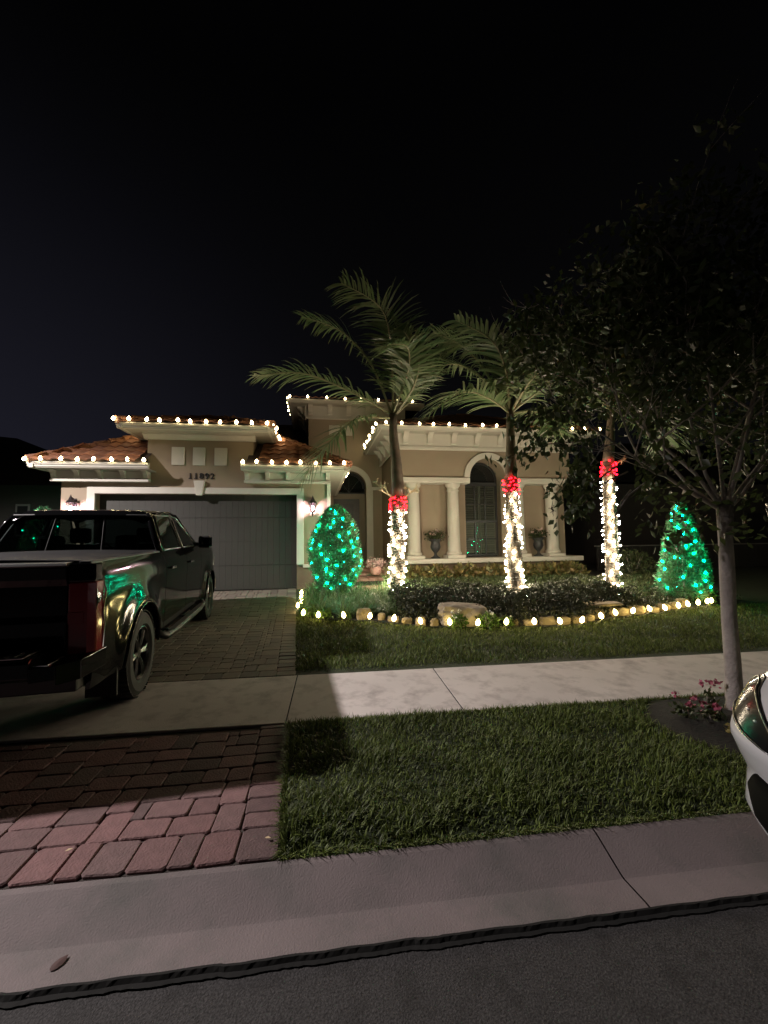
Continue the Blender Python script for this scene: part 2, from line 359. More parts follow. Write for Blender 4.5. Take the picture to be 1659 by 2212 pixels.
mb = MB(); mb.add([(-12, 3.69, .1175), (26, 3.69, .1175), (26, 4.865, .1375), (-12, 4.865, .1375)], [(0, 1, 2, 3)]); mb.build('joint_bed', 'gap_and_lip_shade', sw, off=(0, 4.3, 0.12))

# pavers ------------------------------------------------------------
def paver_mesh(w, d, h=0.05, ch=0.006, seed=0):
    r = random.Random(seed); m = MB(); a, b = w / 2, d / 2
    cut = min(a, b) * 0.18
    def ring(ax, ay, z, c):
        return [(-ax + c, -ay, z), (ax - c, -ay, z), (ax, -ay + c, z), (ax, ay - c, z), (ax - c, ay, z), (-ax + c, ay, z), (-ax, ay - c, z), (-ax, -ay + c, z)]
    j = [(r.uniform(-.003, .003), r.uniform(-.003, .003)) for _ in range(8)]
    R0 = [(x + j[i][0], y + j[i][1], z) for i, (x, y, z) in enumerate(ring(a, b, -h, cut))]
    R1 = [(x + j[i][0], y + j[i][1], z) for i, (x, y, z) in enumerate(ring(a, b, -ch, cut))]
    R2 = [(x + j[i][0], y + j[i][1], z) for i, (x, y, z) in enumerate(ring(a - ch, b - ch, 0, cut))]
    fs = [(i, (i + 1) % 8, (i + 1) % 8 + 8, i + 8) for i in range(8)] + [(i + 8, (i + 1) % 8 + 8, (i + 1) % 8 + 16, i + 16) for i in range(8)] + [tuple(range(16, 24))]
    m.add(R0 + R1 + R2, fs); return m
PM = {}
def pmesh(w, d, mname):
    k = (round(w, 3), round(d, 3), mname, random.randrange(3))
    if k not in PM:
        me = bpy.data.meshes.new('paver'); b = paver_mesh(w, d, seed=hash(k[:2]) % 99 + k[3]); me.from_pydata(b.v, [], b.f); me.materials.append(MATS[mname]); me.update(); PM[k] = me
    return PM[k]
def ashlar(nx, ny, sizes, seed):
    r = random.Random(seed); occ = [[0] * nx for _ in range(ny)]; out = []
    for j in range(ny):
        for i in range(nx):
            if occ[j][i]: continue
            opts = sizes[:]; r.shuffle(opts)
            for (w, h) in opts + [(2, 1), (1, 2), (1, 1)]:
                if i + w <= nx and j + h <= ny and all(not occ[j + b][i + a] for a in range(w) for b in range(h)):
                    for a in range(w):
                        for b in range(h): occ[j + b][i + a] = 1
                    out.append((i, j, w, h)); break
    return out
GAP = 0.004
def lay(parent, org, items, mname, shear, zfun, limit=10**9, massmat=None):
    """items: (xc, yc, w, d); near ones first as separate pavers, the rest joined"""
    items = sorted(items, key=lambda t: t[1]); mass = MB()
    for k, (xc, yc, w, d) in enumerate(items):
        x = xc + shear(yc); z = zfun(yc) + random.uniform(-0.0025, 0.0025); sl = math.atan((zfun(yc + .05) - zfun(yc - .05)) / .1)
        if k < limit:
            inst('paver', pmesh(w - GAP, d - GAP, mname), (x - org[0], yc - org[1], z - org[2]), parent, rot=(sl + random.uniform(-.01, .01), random.uniform(-.01, .01), random.uniform(-.012, .012)))
        else:
            b = paver_mesh(w - .004, d - .004, ch=.007, seed=k); M = Matrix.Translation((x - org[0], yc - org[1], z - org[2])) @ Matrix.Rotation(sl, 4, 'X')
            mass.add([M @ Vector(v) for v in b.v], b.f)
    if mass.v: tag(mass.build('paver_field', massmat, parent), kind='stuff')
# apron between kerb and sidewalk
ap_org = (-1.8, 2.9, 0.1); apron = empty('driveway_apron', ap_org); tag(apron, kind='structure')
U = 0.078; items = []
X1 = -0.272; Xl = -3.46
x = X1 - 0.10; y = 2.203 + .11
yy = 2.203
first = True
while yy < 3.66:                                        # right soldier column
    d = 0.228 if first else 0.131; d = min(d, 3.672 - yy); items.append((X1 - 0.10, yy + d / 2, 0.205, d)); yy += d; first = False
x = X1 - 0.205 
while x > Xl:                                           # soldier row along the kerb
    w = 0.192 if random.random() > .12 else 0.12; items.append((x - w / 2, 2.203 + .114, w, 0.228)); x -= w
nx = int((X1 - 0.205 - Xl) / U); ny = int((3.672 - 2.431) / U)
for (i, j, w, h) in ashlar(nx, ny, [(3, 2), (3, 2), (2, 2), (2, 3), (3, 2), (3, 3)], 4):
    items.append((X1 - 0.205 - (i + w / 2) * U, 2.431 + (j + h / 2) * U, w * U, h * U))
lay(apron, ap_org, items, 'paver', lambda y: -0.088 * (y - 2.2), gz, 300, 'paver')
mb = MB(); mb.grid([[(Xl - .3, 2.2, .085), (-.27, 2.2, .085)], [(Xl - .3, 3.68, .105), (-.405, 3.68, .105)]]); mb.build('sand_bed', 'joint_sand', apron, off=ap_org)
# main driveway up to the garage
dr_org = (-3, 8, 0.2); drive = empty('driveway', dr_org); tag(drive, kind='structure')
items = []; yy = 4.885; X1 = -0.42
def dsh(y): return -0.085 * (y - 4.87)
while yy < 10.9: items.append((X1 - 0.11, yy + .075, 0.22, 0.15)); yy += 0.15
x = X1 - 0.22
while x > -5.6: items.append((x - .1, 4.885 + .1, 0.2, 0.2)); x -= 0.2
nx = int((5.6 - .62) / U); ny = int((10.95 - 5.085) / U)
for (i, j, w, h) in ashlar(nx, ny, [(3, 2), (3, 2), (2, 2), (2, 3), (3, 3)], 9):
    items.append((X1 - 0.22 - (i + w / 2) * U, 5.085 + (j + h / 2) * U, w * U, h * U))
# pavers hidden from anywhere near the street by the parked truck go into the mass too: order by row, but the visible right side first
vis = [t for t in items if t[0] > -2.1]; hid = [t for t in items if t[0] <= -2.1]
lay(drive, dr_org, vis, 'paver_back', dsh, lambda y: gz(y) + 0.004, 299, 'paver_back_mass')
mass = MB()
for (xc, yc, w, d) in hid:
    b = paver_mesh(w - .004, d - .004, ch=.007, seed=int(xc * 100 + yc * 37)); M = Matrix.Translation((xc + dsh(yc) - dr_org[0], yc - dr_org[1], gz(yc) + .004 - dr_org[2])) @ Matrix.Rotation(math.atan((gz(yc + .05) - gz(yc - .05)) / .1), 4, 'X')
    mass.add([M @ Vector(v) for v in b.v], b.f)
tag(mass.build('paver_field', 'paver_back_mass', drive), kind='stuff')
mb = MB(); ys = [4.88, 6, 7, 8.2, 9, 10, 11.2]; mb.grid([[(-6.3, y, gz(y) - .012), (-.40 + dsh(y), y, gz(y) - .012)] for y in ys]); mb.build('sand_bed', 'joint_sand', drive, off=dr_org)

# lawns -------------------------------------------------------------
BED = [(-0.73, 9.85), (-0.72, 9.37), (-0.68, 8.93), (-0.66, 8.40), (-0.55, 7.95), (-0.27, 7.68), (0.18, 7.58), (0.63, 7.42), (1.02, 7.17), (1.42, 6.90), (1.87, 6.75), (2.3, 6.64),
       (2.77, 6.60), (3.22, 6.55), (3.64, 6.51), (4.03, 6.56), (4.53, 6.77), (4.96, 6.98), (5.37, 7.09), (5.8, 7.18), (6.14, 7.25), (6.56, 7.40), (6.86, 7.51), (7.19, 7.62), (7.49, 7.71), (7.75, 7.80)]
BX = np.array([p[0] for p in BED]); BY = np.array([p[1] for p in BED])
def bed_front(X): return np.where(X < -0.55, 9.9, np.interp(X, BX[4:], BY[4:]))
lawn = MB()
cols = [-0.42 + (30.42) * i / 60 for i in range(61)]
ysl = [4.872, 5.5, 6.2, 7.0, 8.2, 9.5, 11.0, 13.0]
lawn.grid([[((x if i else -0.43 + dsh(y)), y, gz(y) - 0.006) for i, x in enumerate(cols)] for y in ysl])
tag(lawn.build('lawn_ground', 'grass_base'), kind='structure')
v = MB(); v.grid([[((-0.262 - .088 * (y - 2.2)) if i == 0 else x, y, z) for i, x in enumerate([0, 3, 12, 30])] for y, z in [(2.192, .055), (2.42, .098), (2.6, .105), (3.3, .115), (3.68, .118)]])
tag(v.build('verge_ground', 'grass_base'), kind='structure')
def in_flowerbed(X, Y): return ((X - 3.35) / 0.85) ** 2 + ((Y - 3.15) / 0.52) ** 2 < 1 + 0.18 * np.sin(X * 9) 
# verge grass
def patch_noise(X, Y, s=1.0):
    return np.sin(X * 5.3 * s + 1.3 * np.sin(Y * 4.1 * s)) * np.sin(Y * 6.7 * s + 1.1 * np.sin(X * 3.7 * s + 2)) 
n = 62000; X = RNG.uniform(-0.42, 6.5, n); Y = 2.20 + 1.48 * RNG.uniform(0, 1, n) ** 1.1
k = (X > -0.26 - 0.088 * (Y - 2.2)) & ~in_flowerbed(X, Y) & (RNG.uniform(0, 1, n) < np.clip(1.25 - X / 9, 0.5, 1)); X, Y = X[k], Y[k]
hh = 0.052 * (1 + 0.42 * patch_noise(X, Y)) * np.clip(.5 + (Y - 2.2) / .4, .5, 1); 
tag(blades('verge_grass', X, Y, gzn(Y) - 0.006 - .028 * np.clip(1 - (Y - 2.2) / .22, 0, 1), hh, 0.0075, 0.75, 'grass', segs=2), 'thick green grass strip between the kerb and the sidewalk', 'grass', kind='stuff')
n = 3600; X = RNG.uniform(-0.28, 6.5, n); Y = 2.19 + RNG.uniform(0, 0.03, n)     # ragged fringe hanging over the kerb
n2 = 3200; X2 = RNG.uniform(-0.3, 6.5, n2); Y2 = 3.685 - RNG.uniform(0, 0.03, n2)
Xf = np.concatenate([X, X2]); Yf = np.concatenate([Y, Y2]); dr = np.concatenate([RNG.normal(-np.pi / 2, 0.8, n), RNG.normal(np.pi / 2, 0.8, n2)])
tag(blades('grass_fringe', Xf, Yf, gzn(Yf) - 0.008, 0.034, 0.007, 1.0, 'grass', dirs=dr), 'ragged grass edge hanging over the kerb and sidewalk', 'grass', kind='stuff')
n = 900; Yg = RNG.uniform(2.21, 3.66, n); Xg = -0.262 - .088 * (Yg - 2.2) + RNG.uniform(0, .03, n)
tag(blades('edge_grass', Xg, Yg, gzn(Yg) - .006, 0.05, 0.007, 1.1, 'grass', dirs=RNG.normal(np.pi, .7, n)), 'grass blades leaning over the driveway paver edge', 'grass', kind='stuff')
for nm_, x0_, x1_, ys_ in (('verge_ground', -14, -3.80, [2.192, 2.42, 3.0, 3.68]), ('lawn_ground', -16, -6.35, [4.875, 5.2, 8.2, 11.0, 13.0])):
    g_ = MB(); g_.grid([[(x, y, gz(y) - (.03 if y < 2.2 else .008)) for x in (x0_, (x0_ + x1_) / 2, x1_)] for y in ys_]); tag(g_.build(nm_, 'grass_base'), kind='structure')
n = 16000; Xv = RNG.uniform(-8, -3.80, n); Yv = RNG.uniform(2.2, 3.68, n); n2 = 16000; X2 = RNG.uniform(-11, -6.35, n2); Y2 = RNG.uniform(4.9, 9, n2)
Xv = np.concatenate([Xv, X2]); Yv = np.concatenate([Yv, Y2])
tag(blades('side_grass', Xv, Yv, gzn(Yv) - .01, .05, .009, .7, 'grass'), 'grass left of the driveway, beyond the pickup', 'grass', kind='stuff')
# front lawn
n = 95000; X = RNG.uniform(-0.95, 11, n); Y = 4.88 + 3.2 * RNG.uniform(0, 1, n) ** 1.15
k = (X > -0.43 + dsh(Y)) & (Y < bed_front(X) + 0.02) & (RNG.uniform(0, 1, n) < np.clip(1.2 - X / 16, 0.4, 1)); k |= False
X, Y = X[k], Y[k]
tag(blades('lawn_grass', X, Y, gzn(Y) - 0.008 - .03 * np.clip(1 - (Y - 4.88) / .2, 0, 1), 0.050 * (1 + 0.35 * patch_noise(X, Y, .8)) * np.clip(.45 + (Y - 4.88) / .4, .45, 1), 0.009, 0.7, 'grass', segs=2), 'green lawn grass in front of the planted bed', 'grass', kind='stuff')

# planting bed soil
mb = MB(); rows = []
xsb = np.linspace(-0.7, 8.9, 60)
for t in np.linspace(0, 1, 10):
    rows.append([(x, (1 - t) * (float(bed_front(np.array(x))) + .03) + t * 12.9, gz((1 - t) * float(bed_front(np.array(x))) + t * 12.9) + 0.012) for x in xsb])
mb.grid(rows); tag(mb.build('bed_soil', 'mulch'), kind='structure')
mb = MB()
pts = [(3.35 + 0.85 * math.cos(a) * (1 + .05 * math.sin(5 * a)), 3.15 + 0.52 * math.sin(a)) for a in [i * 2 * math.pi / 40 for i in range(40)]]
mb.add([(x, y, gz(y) + .004) for x, y in pts] + [(3.35, 3.15, gz(3.15) + .03)], [(i, (i + 1) % 40, 40) for i in range(40)])
tag(mb.build('tree_bed_soil', 'mulch'), kind='structure')

# ------------------------------------------------------------------ house (built in its own frame, turned 2.3 degrees)
HB = (-2.8, 11.0, 0.40)
house = empty('house', hw(*HB), 'single storey stucco house with garage, arched window, white columns and red tile roofs', 'house', rz=R(2.3))
def hp(mb, name, m, parent=None, **k): return mb.build(name, m, parent or house, off=HB if (parent is None or parent is house) else k.pop('off', HB), **k)
FLOOR = 0.70; SLAB = 1.02
# garage walls
w = MB()
w.box(-6.0, -5.24, 11.0, 11.25, 0.3, 3.45); w.box(-0.49, 0.35, 11.0, 11.25, 1.0, 3.45)
w.box(-5.24, -0.49, 11.0, 11.25, 2.84, 3.45)
w.box(-4.11, -1.59, 11.0, 11.25, 3.45, 4.40)
w.box(-4.11, -3.91, 11.25, 13.4, 3.45, 4.40); w.box(-1.79, -1.59, 11.25, 13.4, 3.45, 4.40)
w.box(0.15, 0.35, 11.25, 16.5, 0.3, 3.45); w.box(-6.0, -5.8, 11.25, 18.0, 0.3, 3.45)
hp(w, 'garage_wall', 'stucco')
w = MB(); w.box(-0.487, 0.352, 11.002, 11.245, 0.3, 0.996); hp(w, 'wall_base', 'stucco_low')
t = MB(); t.box(-0.33, 0.40, 10.93, 11.05, 0.955, 1.035); hp(t, 'base_moulding', 'trim', bevel=.01)
t = MB(); t.box(0.29, 0.38, 10.95, 11.05, 1.035, 3.15); hp(t, 'corner_trim', 'trim')
# garage door trim + keystone
t = MB(); t.prism([(-5.42, 0.36), (-5.24, 0.36), (-5.24, 2.84), (-0.49, 2.84), (-0.49, 1.03), (-0.31, 1.03), (-0.31, 3.0), (-5.42, 3.0)], 'y', 10.94, 11.06)
hp(t, 'door_trim', 'trim', bevel=.012)
t = MB(); t.prism([(-2.94, 2.80), (-2.80, 2.80), (-2.74, 3.17), (-3.0, 3.17)], 'y', 10.89, 11.02); hp(t, 'keystone', 'trim', bevel=.01)
gd = hp(MB().box(-5.24, -0.49, 11.24, 11.26, 0.36, 2.90), 'garage_door', 'garage_paint')
for i in range(4):
    p = MB(); z0 = 0.42 + i * 0.612; z1 = z0 + 0.604
    for k in range(32):
        x0 = -5.24 + k * 0.1484; p.box(x0 + .0012, x0 + .1472, 11.185, 11.24, z0, z1)
    p.build('door_panel', 'garage_paint', gd, off=HB)
# white relief squares
for x0, x1 in ((-3.545, -3.24), (-3.045, -2.75), (-2.53, -2.225)):
    hp(MB().box(x0, x1, 10.965, 11.01, 3.565, 4.02), 'relief_tile', 'trim', bevel=.008)
# house number
def text_mesh(ch, size, ext, off):
    cu = bpy.data.curves.new('number', 'FONT'); cu.body = ch; cu.size = size; cu.extrude = ext; cu.offset = off; cu.align_x = 'CENTER'
    ob = bpy.data.objects.new('number', cu); col.objects.link(ob); dg = bpy.context.evaluated_depsgraph_get(); me = bpy.data.meshes.new_from_object(ob.evaluated_get(dg))
    bpy.data.objects.remove(ob); bpy.data.curves.remove(cu); return me
for k, ch in enumerate('11892'):
    me = text_mesh(ch, 0.205, 0.012, 0.003)
    me.materials.clear(); me.materials.append(MATS['number_black'])
    x = -3.10 + k * 0.132
    o = inst('house_number_digit', me, (x - HB[0], 10.985 - HB[1], 3.225 - HB[2]), house, rot=(R(90), 0, 0)); o['label'] = 'black metal digit %s of the house number' % ch
    if ch == '1':      # slab serifs
        MB().box(x - .038, x + .038, 10.975, 10.995, 3.222, 3.242).build('digit_serif', 'number_black', house, off=HB)

# friezes with corbels, fascias, soffits
def frieze(x0, x1, yf, yw, z0, z1, n, cw=0.10, proj=0.16, side=None):
    """stucco-trim box under an eave with curved brackets"""
    m = MB(); m.box(x0, x1, yf, yw, z0, z1); hp(m, 'frieze', 'trim', bevel=.008)
    m2 = MB(); m2.box(x0 - .02, x1 + .02, yf - .03, yf + .01, z0 - .01, z0 + .055); hp(m2, 'frieze_moulding', 'trim', bevel=.006)
    for i in range(n):
        x = x0 + cw / 2 + (x1 - x0 - cw) * i / max(1, n - 1)
        prof = [(yf + .004, z0 + .06), (yf - .03, z0 + .075)]
        for a in range(7):
            q = a / 6 * math.pi / 2; prof.append((yf - .03 - proj * (1 - math.cos(q)), z0 + .075 + (z1 - z0 - .085) * math.sin(q)))
        prof += [(yf - .03 - proj, z1 - .001), (yf + .004, z1 - .001)]
        c = MB(); c.prism(prof, 'x', x - cw / 2, x + cw / 2); hp(c, 'corbel', 'trim')
def frieze_side(xf, xw, y0, y1, z0, z1, n, cw=0.10, proj=0.16):
    sgn = 1 if xw > xf else -1
    m = MB(); m.box(min(xf, xw), max(xf, xw), y0, y1, z0, z1); hp(m, 'frieze', 'trim', bevel=.008)
    for i in range(n):
        y = y0 + cw / 2 + (y1 - y0 - cw) * i / max(1, n - 1)
        prof = [(xf + sgn * .004, z0 + .02), (xf - sgn * .03, z0 + .035)]
        for a in range(7):
            q = a / 6 * math.pi / 2; prof.append((xf - sgn * (.03 + proj * (1 - math.cos(q))), z0 + .035 + (z1 - z0 - .045) * math.sin(q)))
        prof += [(xf - sgn * (.03 + proj), z1 - .001), (xf + sgn * .004, z1 - .001)]
        c = MB(); c.prism(prof, 'y', y - cw / 2, y + cw / 2); hp(c, 'corbel', 'trim')
def fascia_prof(o, z0, z1):       # outward coordinate o grows inwards; crown-moulded fascia profile
    h = z1 - z0
    return [(o + .09, z0), (o + .055, z0 + .01), (o + .03, z0 + .25 * h), (o + .03, z0 + .45 * h), (o + .005, z0 + .6 * h), (o, z0 + .75 * h), (o, z1), (o + .13, z1), (o + .13, z0)]
def eave(x0, x1, yf, yw, z0, z1, left=None, right=None):
    """front fascia at yf plus soffit to yw; left/right = y at which the side fascia ends"""
    m = MB()
    pf = fascia_prof(yf, z0, z1); m.prism(pf, 'x', x0 + (0 if left is None else .0), x1); hp(m, 'fascia', 'trim')
    hp(MB().box(x0 + .02, x1 - .02, yf + .05, yw, z0 + .004, z0 + .024), 'soffit', 'soffit')
    if left is not None:
        m = MB(); m.prism([(x, z) for x, z in fascia_prof(x0, z0, z1)], 'y', yf + .002, left); hp(m, 'fascia', 'trim')
        hp(MB().box(x0 + .05, x0 + .62, yw + .003, left, z0 + .004, z0 + .024), 'soffit', 'soffit')
    if right is not None:
        m = MB(); m.prism([(2 * x1 - x, z) for x, z in fascia_prof(x1, z0, z1)], 'y', yf + .002, right); hp(m, 'fascia', 'trim')
        hp(MB().box(x1 - .62, x1 - .05, yw + .003, right, z0 + .004, z0 + .024), 'soffit', 'soffit')
# garage: left eave, right eave, tower eave
eave(-6.40, -3.88, 10.4, 11.0, 3.37, 3.505, left=18.0); eave(-1.80, 0.85, 10.4, 11.0, 3.37, 3.505, right=16.3)
frieze(-6.12, -4.02, 10.82, 11.0, 3.12, 3.37, 5, cw=.10, proj=.17); frieze(-1.76, 0.36, 10.82, 11.0, 3.12, 3.37, 5, cw=.10, proj=.17)
eave(-4.59, -1.04, 10.4, 11.0, 4.33, 4.465, left=13.2, right=13.2)
m = MB(); m.prism([(10.97, 4.20), (10.90, 4.215), (10.84, 4.27), (10.80, 4.29), (10.80, 4.335), (11.02, 4.335), (11.02, 4.20)], 'x', -4.17, -1.53); hp(m, 'frieze', 'trim')

# portico block
w = MB()
AR, AX, AZ = 0.635, 5.60, 3.64
def arch_wall(x0, x1, z0, z1, y0, y1, ax, az, ar, n=20):
    """wall with an arched opening that reaches z0"""
    m = MB(); L = [(ax - ar, z0)] + [(ax - ar * math.cos(math.pi * i / n), az + ar * math.sin(math.pi * i / n)) for i in range(n + 1)] + [(ax + ar, z0)]
    O = [(x0, z0)]
    for i in range(n + 1):
        a = math.pi * i / n; dx, dz = -math.cos(a), math.sin(a)
        s = min([((x1 - ax) / dx) if dx > 1e-6 else 1e9, ((x0 - ax) / dx) if dx < -1e-6 else 1e9, ((z1 - az) / dz) if dz > 1e-6 else 1e9]); O.append((ax + dx * s, az + dz * s))
    O.append((x1, z0))
    for i in range(len(L) - 1):
        a, b, c, d = O[i], O[i + 1], L[i + 1], L[i]
        vs = [(p[0], y0, p[1]) for p in (a, b, c, d)] + [(p[0], y1, p[1]) for p in (a, b, c, d)]
        m.add(vs, [(0, 1, 2, 3), (7, 6, 5, 4), (3, 2, 6, 7), (1, 0, 4, 5)])
    # fill square corners of the outer boundary
    for cx, sg in ((x0, -1), (x1, 1)):
        pass
    return m
def arch_corners(m, x0, x1, z1, y0, y1, ax, az, n=20):
    for cx in (x0, x1):
        # nearest outline points on the side and on the top
        S_ = []; T_ = []
        for i in range(n + 1):
            a = math.pi * i / n; dx, dz = -math.cos(a), math.sin(a)
            if (cx - ax) * dx <= 1e-6: continue
            ss = (cx - ax) / dx; st = (z1 - az) / dz if dz > 1e-6 else 1e9
            if ss <= st: S_.append(az + dz * ss)
            else: T_.append(ax + dx * st)
        zt = max(S_); xt = max(T_, key=lambda q: abs(q - ax)) if T_ else cx
        m.add([(cx, y0, zt), (cx, y0, z1), (xt, y0, z1), (cx, y1, zt), (cx, y1, z1), (xt, y1, z1)], [(0, 1, 2), (5, 4, 3), (0, 3, 4, 1)])
m = arch_wall(2.63, 8.57, 3.60, 4.60, 12.95, 13.35, AX, AZ, AR); arch_corners(m, 2.63, 8.57, 4.60, 12.95, 13.35, AX, AZ)
m.box(2.63, 2.85, 13.35, 16.5, 0.4, 4.60); m.box(8.35, 8.57, 13.35, 17.5, 0.4, 4.60)
hp(m, 'portico_wall', 'stucco')
m = MB(); m.box(2.632, AX - AR, 13.36, 13.6, SLAB - .02, 3.60); m.box(AX + AR, 8.568, 13.36, 13.6, SLAB - .02, 3.60); hp(m, 'recessed_wall', 'stucco')
# jambs + barrel of the window niche
m = MB(); n = 20; rows = []
for y in (13.352, 13.75):
    rows.append([(AX - AR, y, SLAB)] + [(AX - AR * math.cos(math.pi * i / n), y, AZ + AR * math.sin(math.pi * i / n)) for i in range(n + 1)] + [(AX + AR, y, SLAB)])
m.grid(rows); hp(m, 'window_niche', 'stucco')
m = MB(); m.box(AX - AR - .1, AX + AR + .1, 13.76, 13.80, SLAB - .1, AZ + AR + .1); hp(m, 'niche_back', 'room_dark')
# entablature band with arch moulding
def arch_mould(ax, az, ri, ro, y0, y1, n=24):
    m = MB(); poly = [(ax - ro * math.cos(math.pi * i / n), az + ro * math.sin(math.pi * i / n)) for i in range(n + 1)] + [(ax + ri * math.cos(math.pi * i / n), az + ri * math.sin(math.pi * i / n)) for i in range(n + 1)]
    for i in range(n):
        q = [poly[i], poly[i + 1], poly[2 * n - i], poly[2 * n + 1 - i]]
        vs = [(p[0], y0, p[1]) for p in q] + [(p[0], y1, p[1]) for p in q]; m.add(vs, [(0, 1, 2, 3), (0, 4, 5, 1), (2, 6, 7, 3), (7, 6, 5, 4)])
    return m
hp(arch_mould(AX, AZ, AR, AR + .185, 12.86, 12.96), 'arch_moulding', 'trim')
for xa_, xb_ in ((2.56, AX - AR - .004), (AX + AR + .004, 8.62)): hp(MB().box(xa_, xb_, 12.84, 13.34, 3.475, 3.62), 'entablature', 'trim', bevel=.012)
m = MB(); m.box(2.60, AX - AR - .004, 12.868, 13.3, 3.44, 3.475); m.box(AX + AR + .004, 8.58, 12.868, 13.3, 3.44, 3.475); hp(m, 'entablature_bed', 'trim')
# columns
cprof = [(.27, 0), (.27, .09), (.235, .10), (.25, .13), (.25, .17), (.215, .205), (.205, .24), (.20, .6), (.196, 1.2), (.188, 1.8), (.176, 2.12), (.176, 2.16), (.20, 2.175), (.20, 2.205), (.178, 2.215), (.178, 2.27), (.20, 2.30), (.235, 2.34), (.245, 2.375), (.245, 2.42)]
for cx in (3.11, 4.44, 6.71, 7.93):
    c = MB(); c.lathe(cprof[2:], 24, (cx, 13.08, SLAB)); co = hp(c, 'column', 'trim', smooth=True, autosmooth=35)
    MB().box(cx - .29, cx + .29, 12.80, 13.34, SLAB, SLAB + .095).build('plinth', 'trim', co, off=HB, bevel=.008)
# slab, low wall under it
m = MB(); m.box(2.45, 8.78, 12.66, 13.36, SLAB - .15, SLAB); hp(m, 'porch_slab', 'trim', bevel=.02)
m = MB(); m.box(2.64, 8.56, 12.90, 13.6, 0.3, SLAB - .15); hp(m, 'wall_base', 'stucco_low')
# frieze + eave of the portico
m = MB(); m.box(2.56, 8.64, 12.86, 13.2, 4.60, 5.03); hp(m, 'frieze', 'trim')
m = MB(); m.box(2.52, 8.68, 12.82, 12.88, 4.50, 4.62); hp(m, 'frieze_moulding', 'trim', bevel=.01)
m = MB(); m.box(2.50, 2.56, 12.86, 16.3, 4.55, 5.03); hp(m, 'frieze', 'trim')
for k in range(8):
    x = 2.83 + .80 * k
    prof = [(12.864, 4.70), (12.80, 4.72)] + [(12.80 - .22 * (1 - math.cos(q * math.pi / 12)), 4.74 + .28 * math.sin(q * math.pi / 12)) for q in range(7)] + [(12.58, 5.028), (12.864, 5.028)]
    c = MB(); c.prism(prof, 'x', x - .085, x + .085); hp(c, 'corbel', 'trim')
for k in range(4):
    y = 13.3 + .8 * k
    prof = [(2.50, 4.62), (2.46, 4.64), (2.43, 4.72), (2.36, 4.78), (2.32, 4.88), (2.24, 4.94), (2.18, 5.028), (2.50, 5.028)]
    c = MB(); c.prism(prof, 'y', y - .1, y + .1); hp(c, 'corbel', 'trim')
eave(1.88, 9.42, 12.4, 12.95, 5.03, 5.165, left=16.4, right=18.0)

# entry block
EY = 16.5; EX = 1.33
m = arch_wall(-0.28, 3.6, FLOOR, 6.50, EY, EY + .3, EX, 3.72, .66); arch_corners(m, -0.28, 3.6, 6.50, EY, EY + .3, EX, 3.72)
m.box(-0.28, -0.08, EY + .3, 20.0, 0.4, 6.5); m.box(3.4, 3.6, EY + .3, 20, 4.0, 6.5); hp(m, 'entry_wall', 'stucco')
hp(arch_mould(EX, 3.72, .66, .88, EY - .09, EY + .02), 'arch_moulding', 'trim')
m = MB(); m.box(EX + .665, 2.62, EY - .12, EY + .02, 3.62, 3.74); hp(m, 'entablature', 'trim')
m = MB(); m.box(1.985, 2.25, EY - .10, EY + .02, FLOOR, 3.62); hp(m, 'pilaster', 'trim', bevel=.01)
m = MB(); m.box(1.93, 2.30, EY - .14, EY + .02, FLOOR, FLOOR + .12); hp(m, 'pilaster_base', 'trim', bevel=.01)
# door group set back in the arch
dy = EY + .35
m = MB(); m.box(EX - .7, EX + .7, dy, dy + .06, 3.30, 3.50); m.box(EX + .42, EX + .70, dy, dy + .06, FLOOR, 3.30); m.box(EX - .70, EX - .62, dy, dy + .06, FLOOR, 3.30); hp(m, 'door_surround', 'door_surround')
d = hp(MB().box(EX - .62, EX + .42, dy + .03, dy + .08, FLOOR, 3.30), 'front_door', 'door_paint')
for z0, z1 in ((FLOOR + .2, FLOOR + .9), (FLOOR + 1.05, 3.1)):
    MB().box(EX - .40, EX + .18, dy + .01, dy + .03, z0, z1).build('door_panel', 'dark_frame', d, off=HB, bevel=.01)
m = MB(); n = 16
for i in range(n):
    a0, a1 = math.pi * i / n, math.pi * (i + 1) / n
    m.add([(EX, dy + .05, 3.72), (EX - .64 * math.cos(a0), dy + .05, 3.72 + .64 * math.sin(a0)), (EX - .64 * math.cos(a1), dy + .05, 3.72 + .64 * math.sin(a1))], [(0, 1, 2)])
m.box(EX - .64, EX + .64, dy + .04, dy + .05, 3.50, 3.72)
tw = hp(m, 'transom_window', 'window_glass')
m = MB(); m.box(EX - .66, EX + .66, dy + .3, dy + .33, 3.3, 4.5); m.build('dark_hall', 'room_dark', tw, off=HB)
m = arch_mould(EX, 3.72, .56, .66, dy, dy + .04)
m.box(EX - .64, EX + .64, dy + .002, dy + .04, 3.502, 3.56)
for a in (45, 90, 135): m.tube([(EX, dy + .02, 3.56), (EX + .6 * math.cos(R(a)), dy + .02, 3.72 + .56 * math.sin(R(a)))], .012, 4)
m.build('transom_frame', 'dark_frame', tw, off=HB)
hp(MB().box(0.352, 2.63, 13.9, EY + .6, 0.5, FLOOR), 'porch_floor', 'step_brick')
for x0 in (.53, 1.03):
    hp(MB().box(x0, x0 + .42, EY - .035, EY + .01, 5.82, 6.22), 'relief_tile', 'trim', bevel=.01)
m = MB(); m.box(-.36, 3.6, EY - .18, EY + .2, 6.46, 6.93); hp(m, 'frieze', 'trim')
m = MB(); m.box(-.40, 3.6, EY - .22, EY - .17, 6.40, 6.50); hp(m, 'frieze_moulding', 'trim', bevel=.01)
m = MB(); m.box(-.42, -.28, EY - .18, 20.0, 6.46, 6.93); hp(m, 'frieze', 'trim')
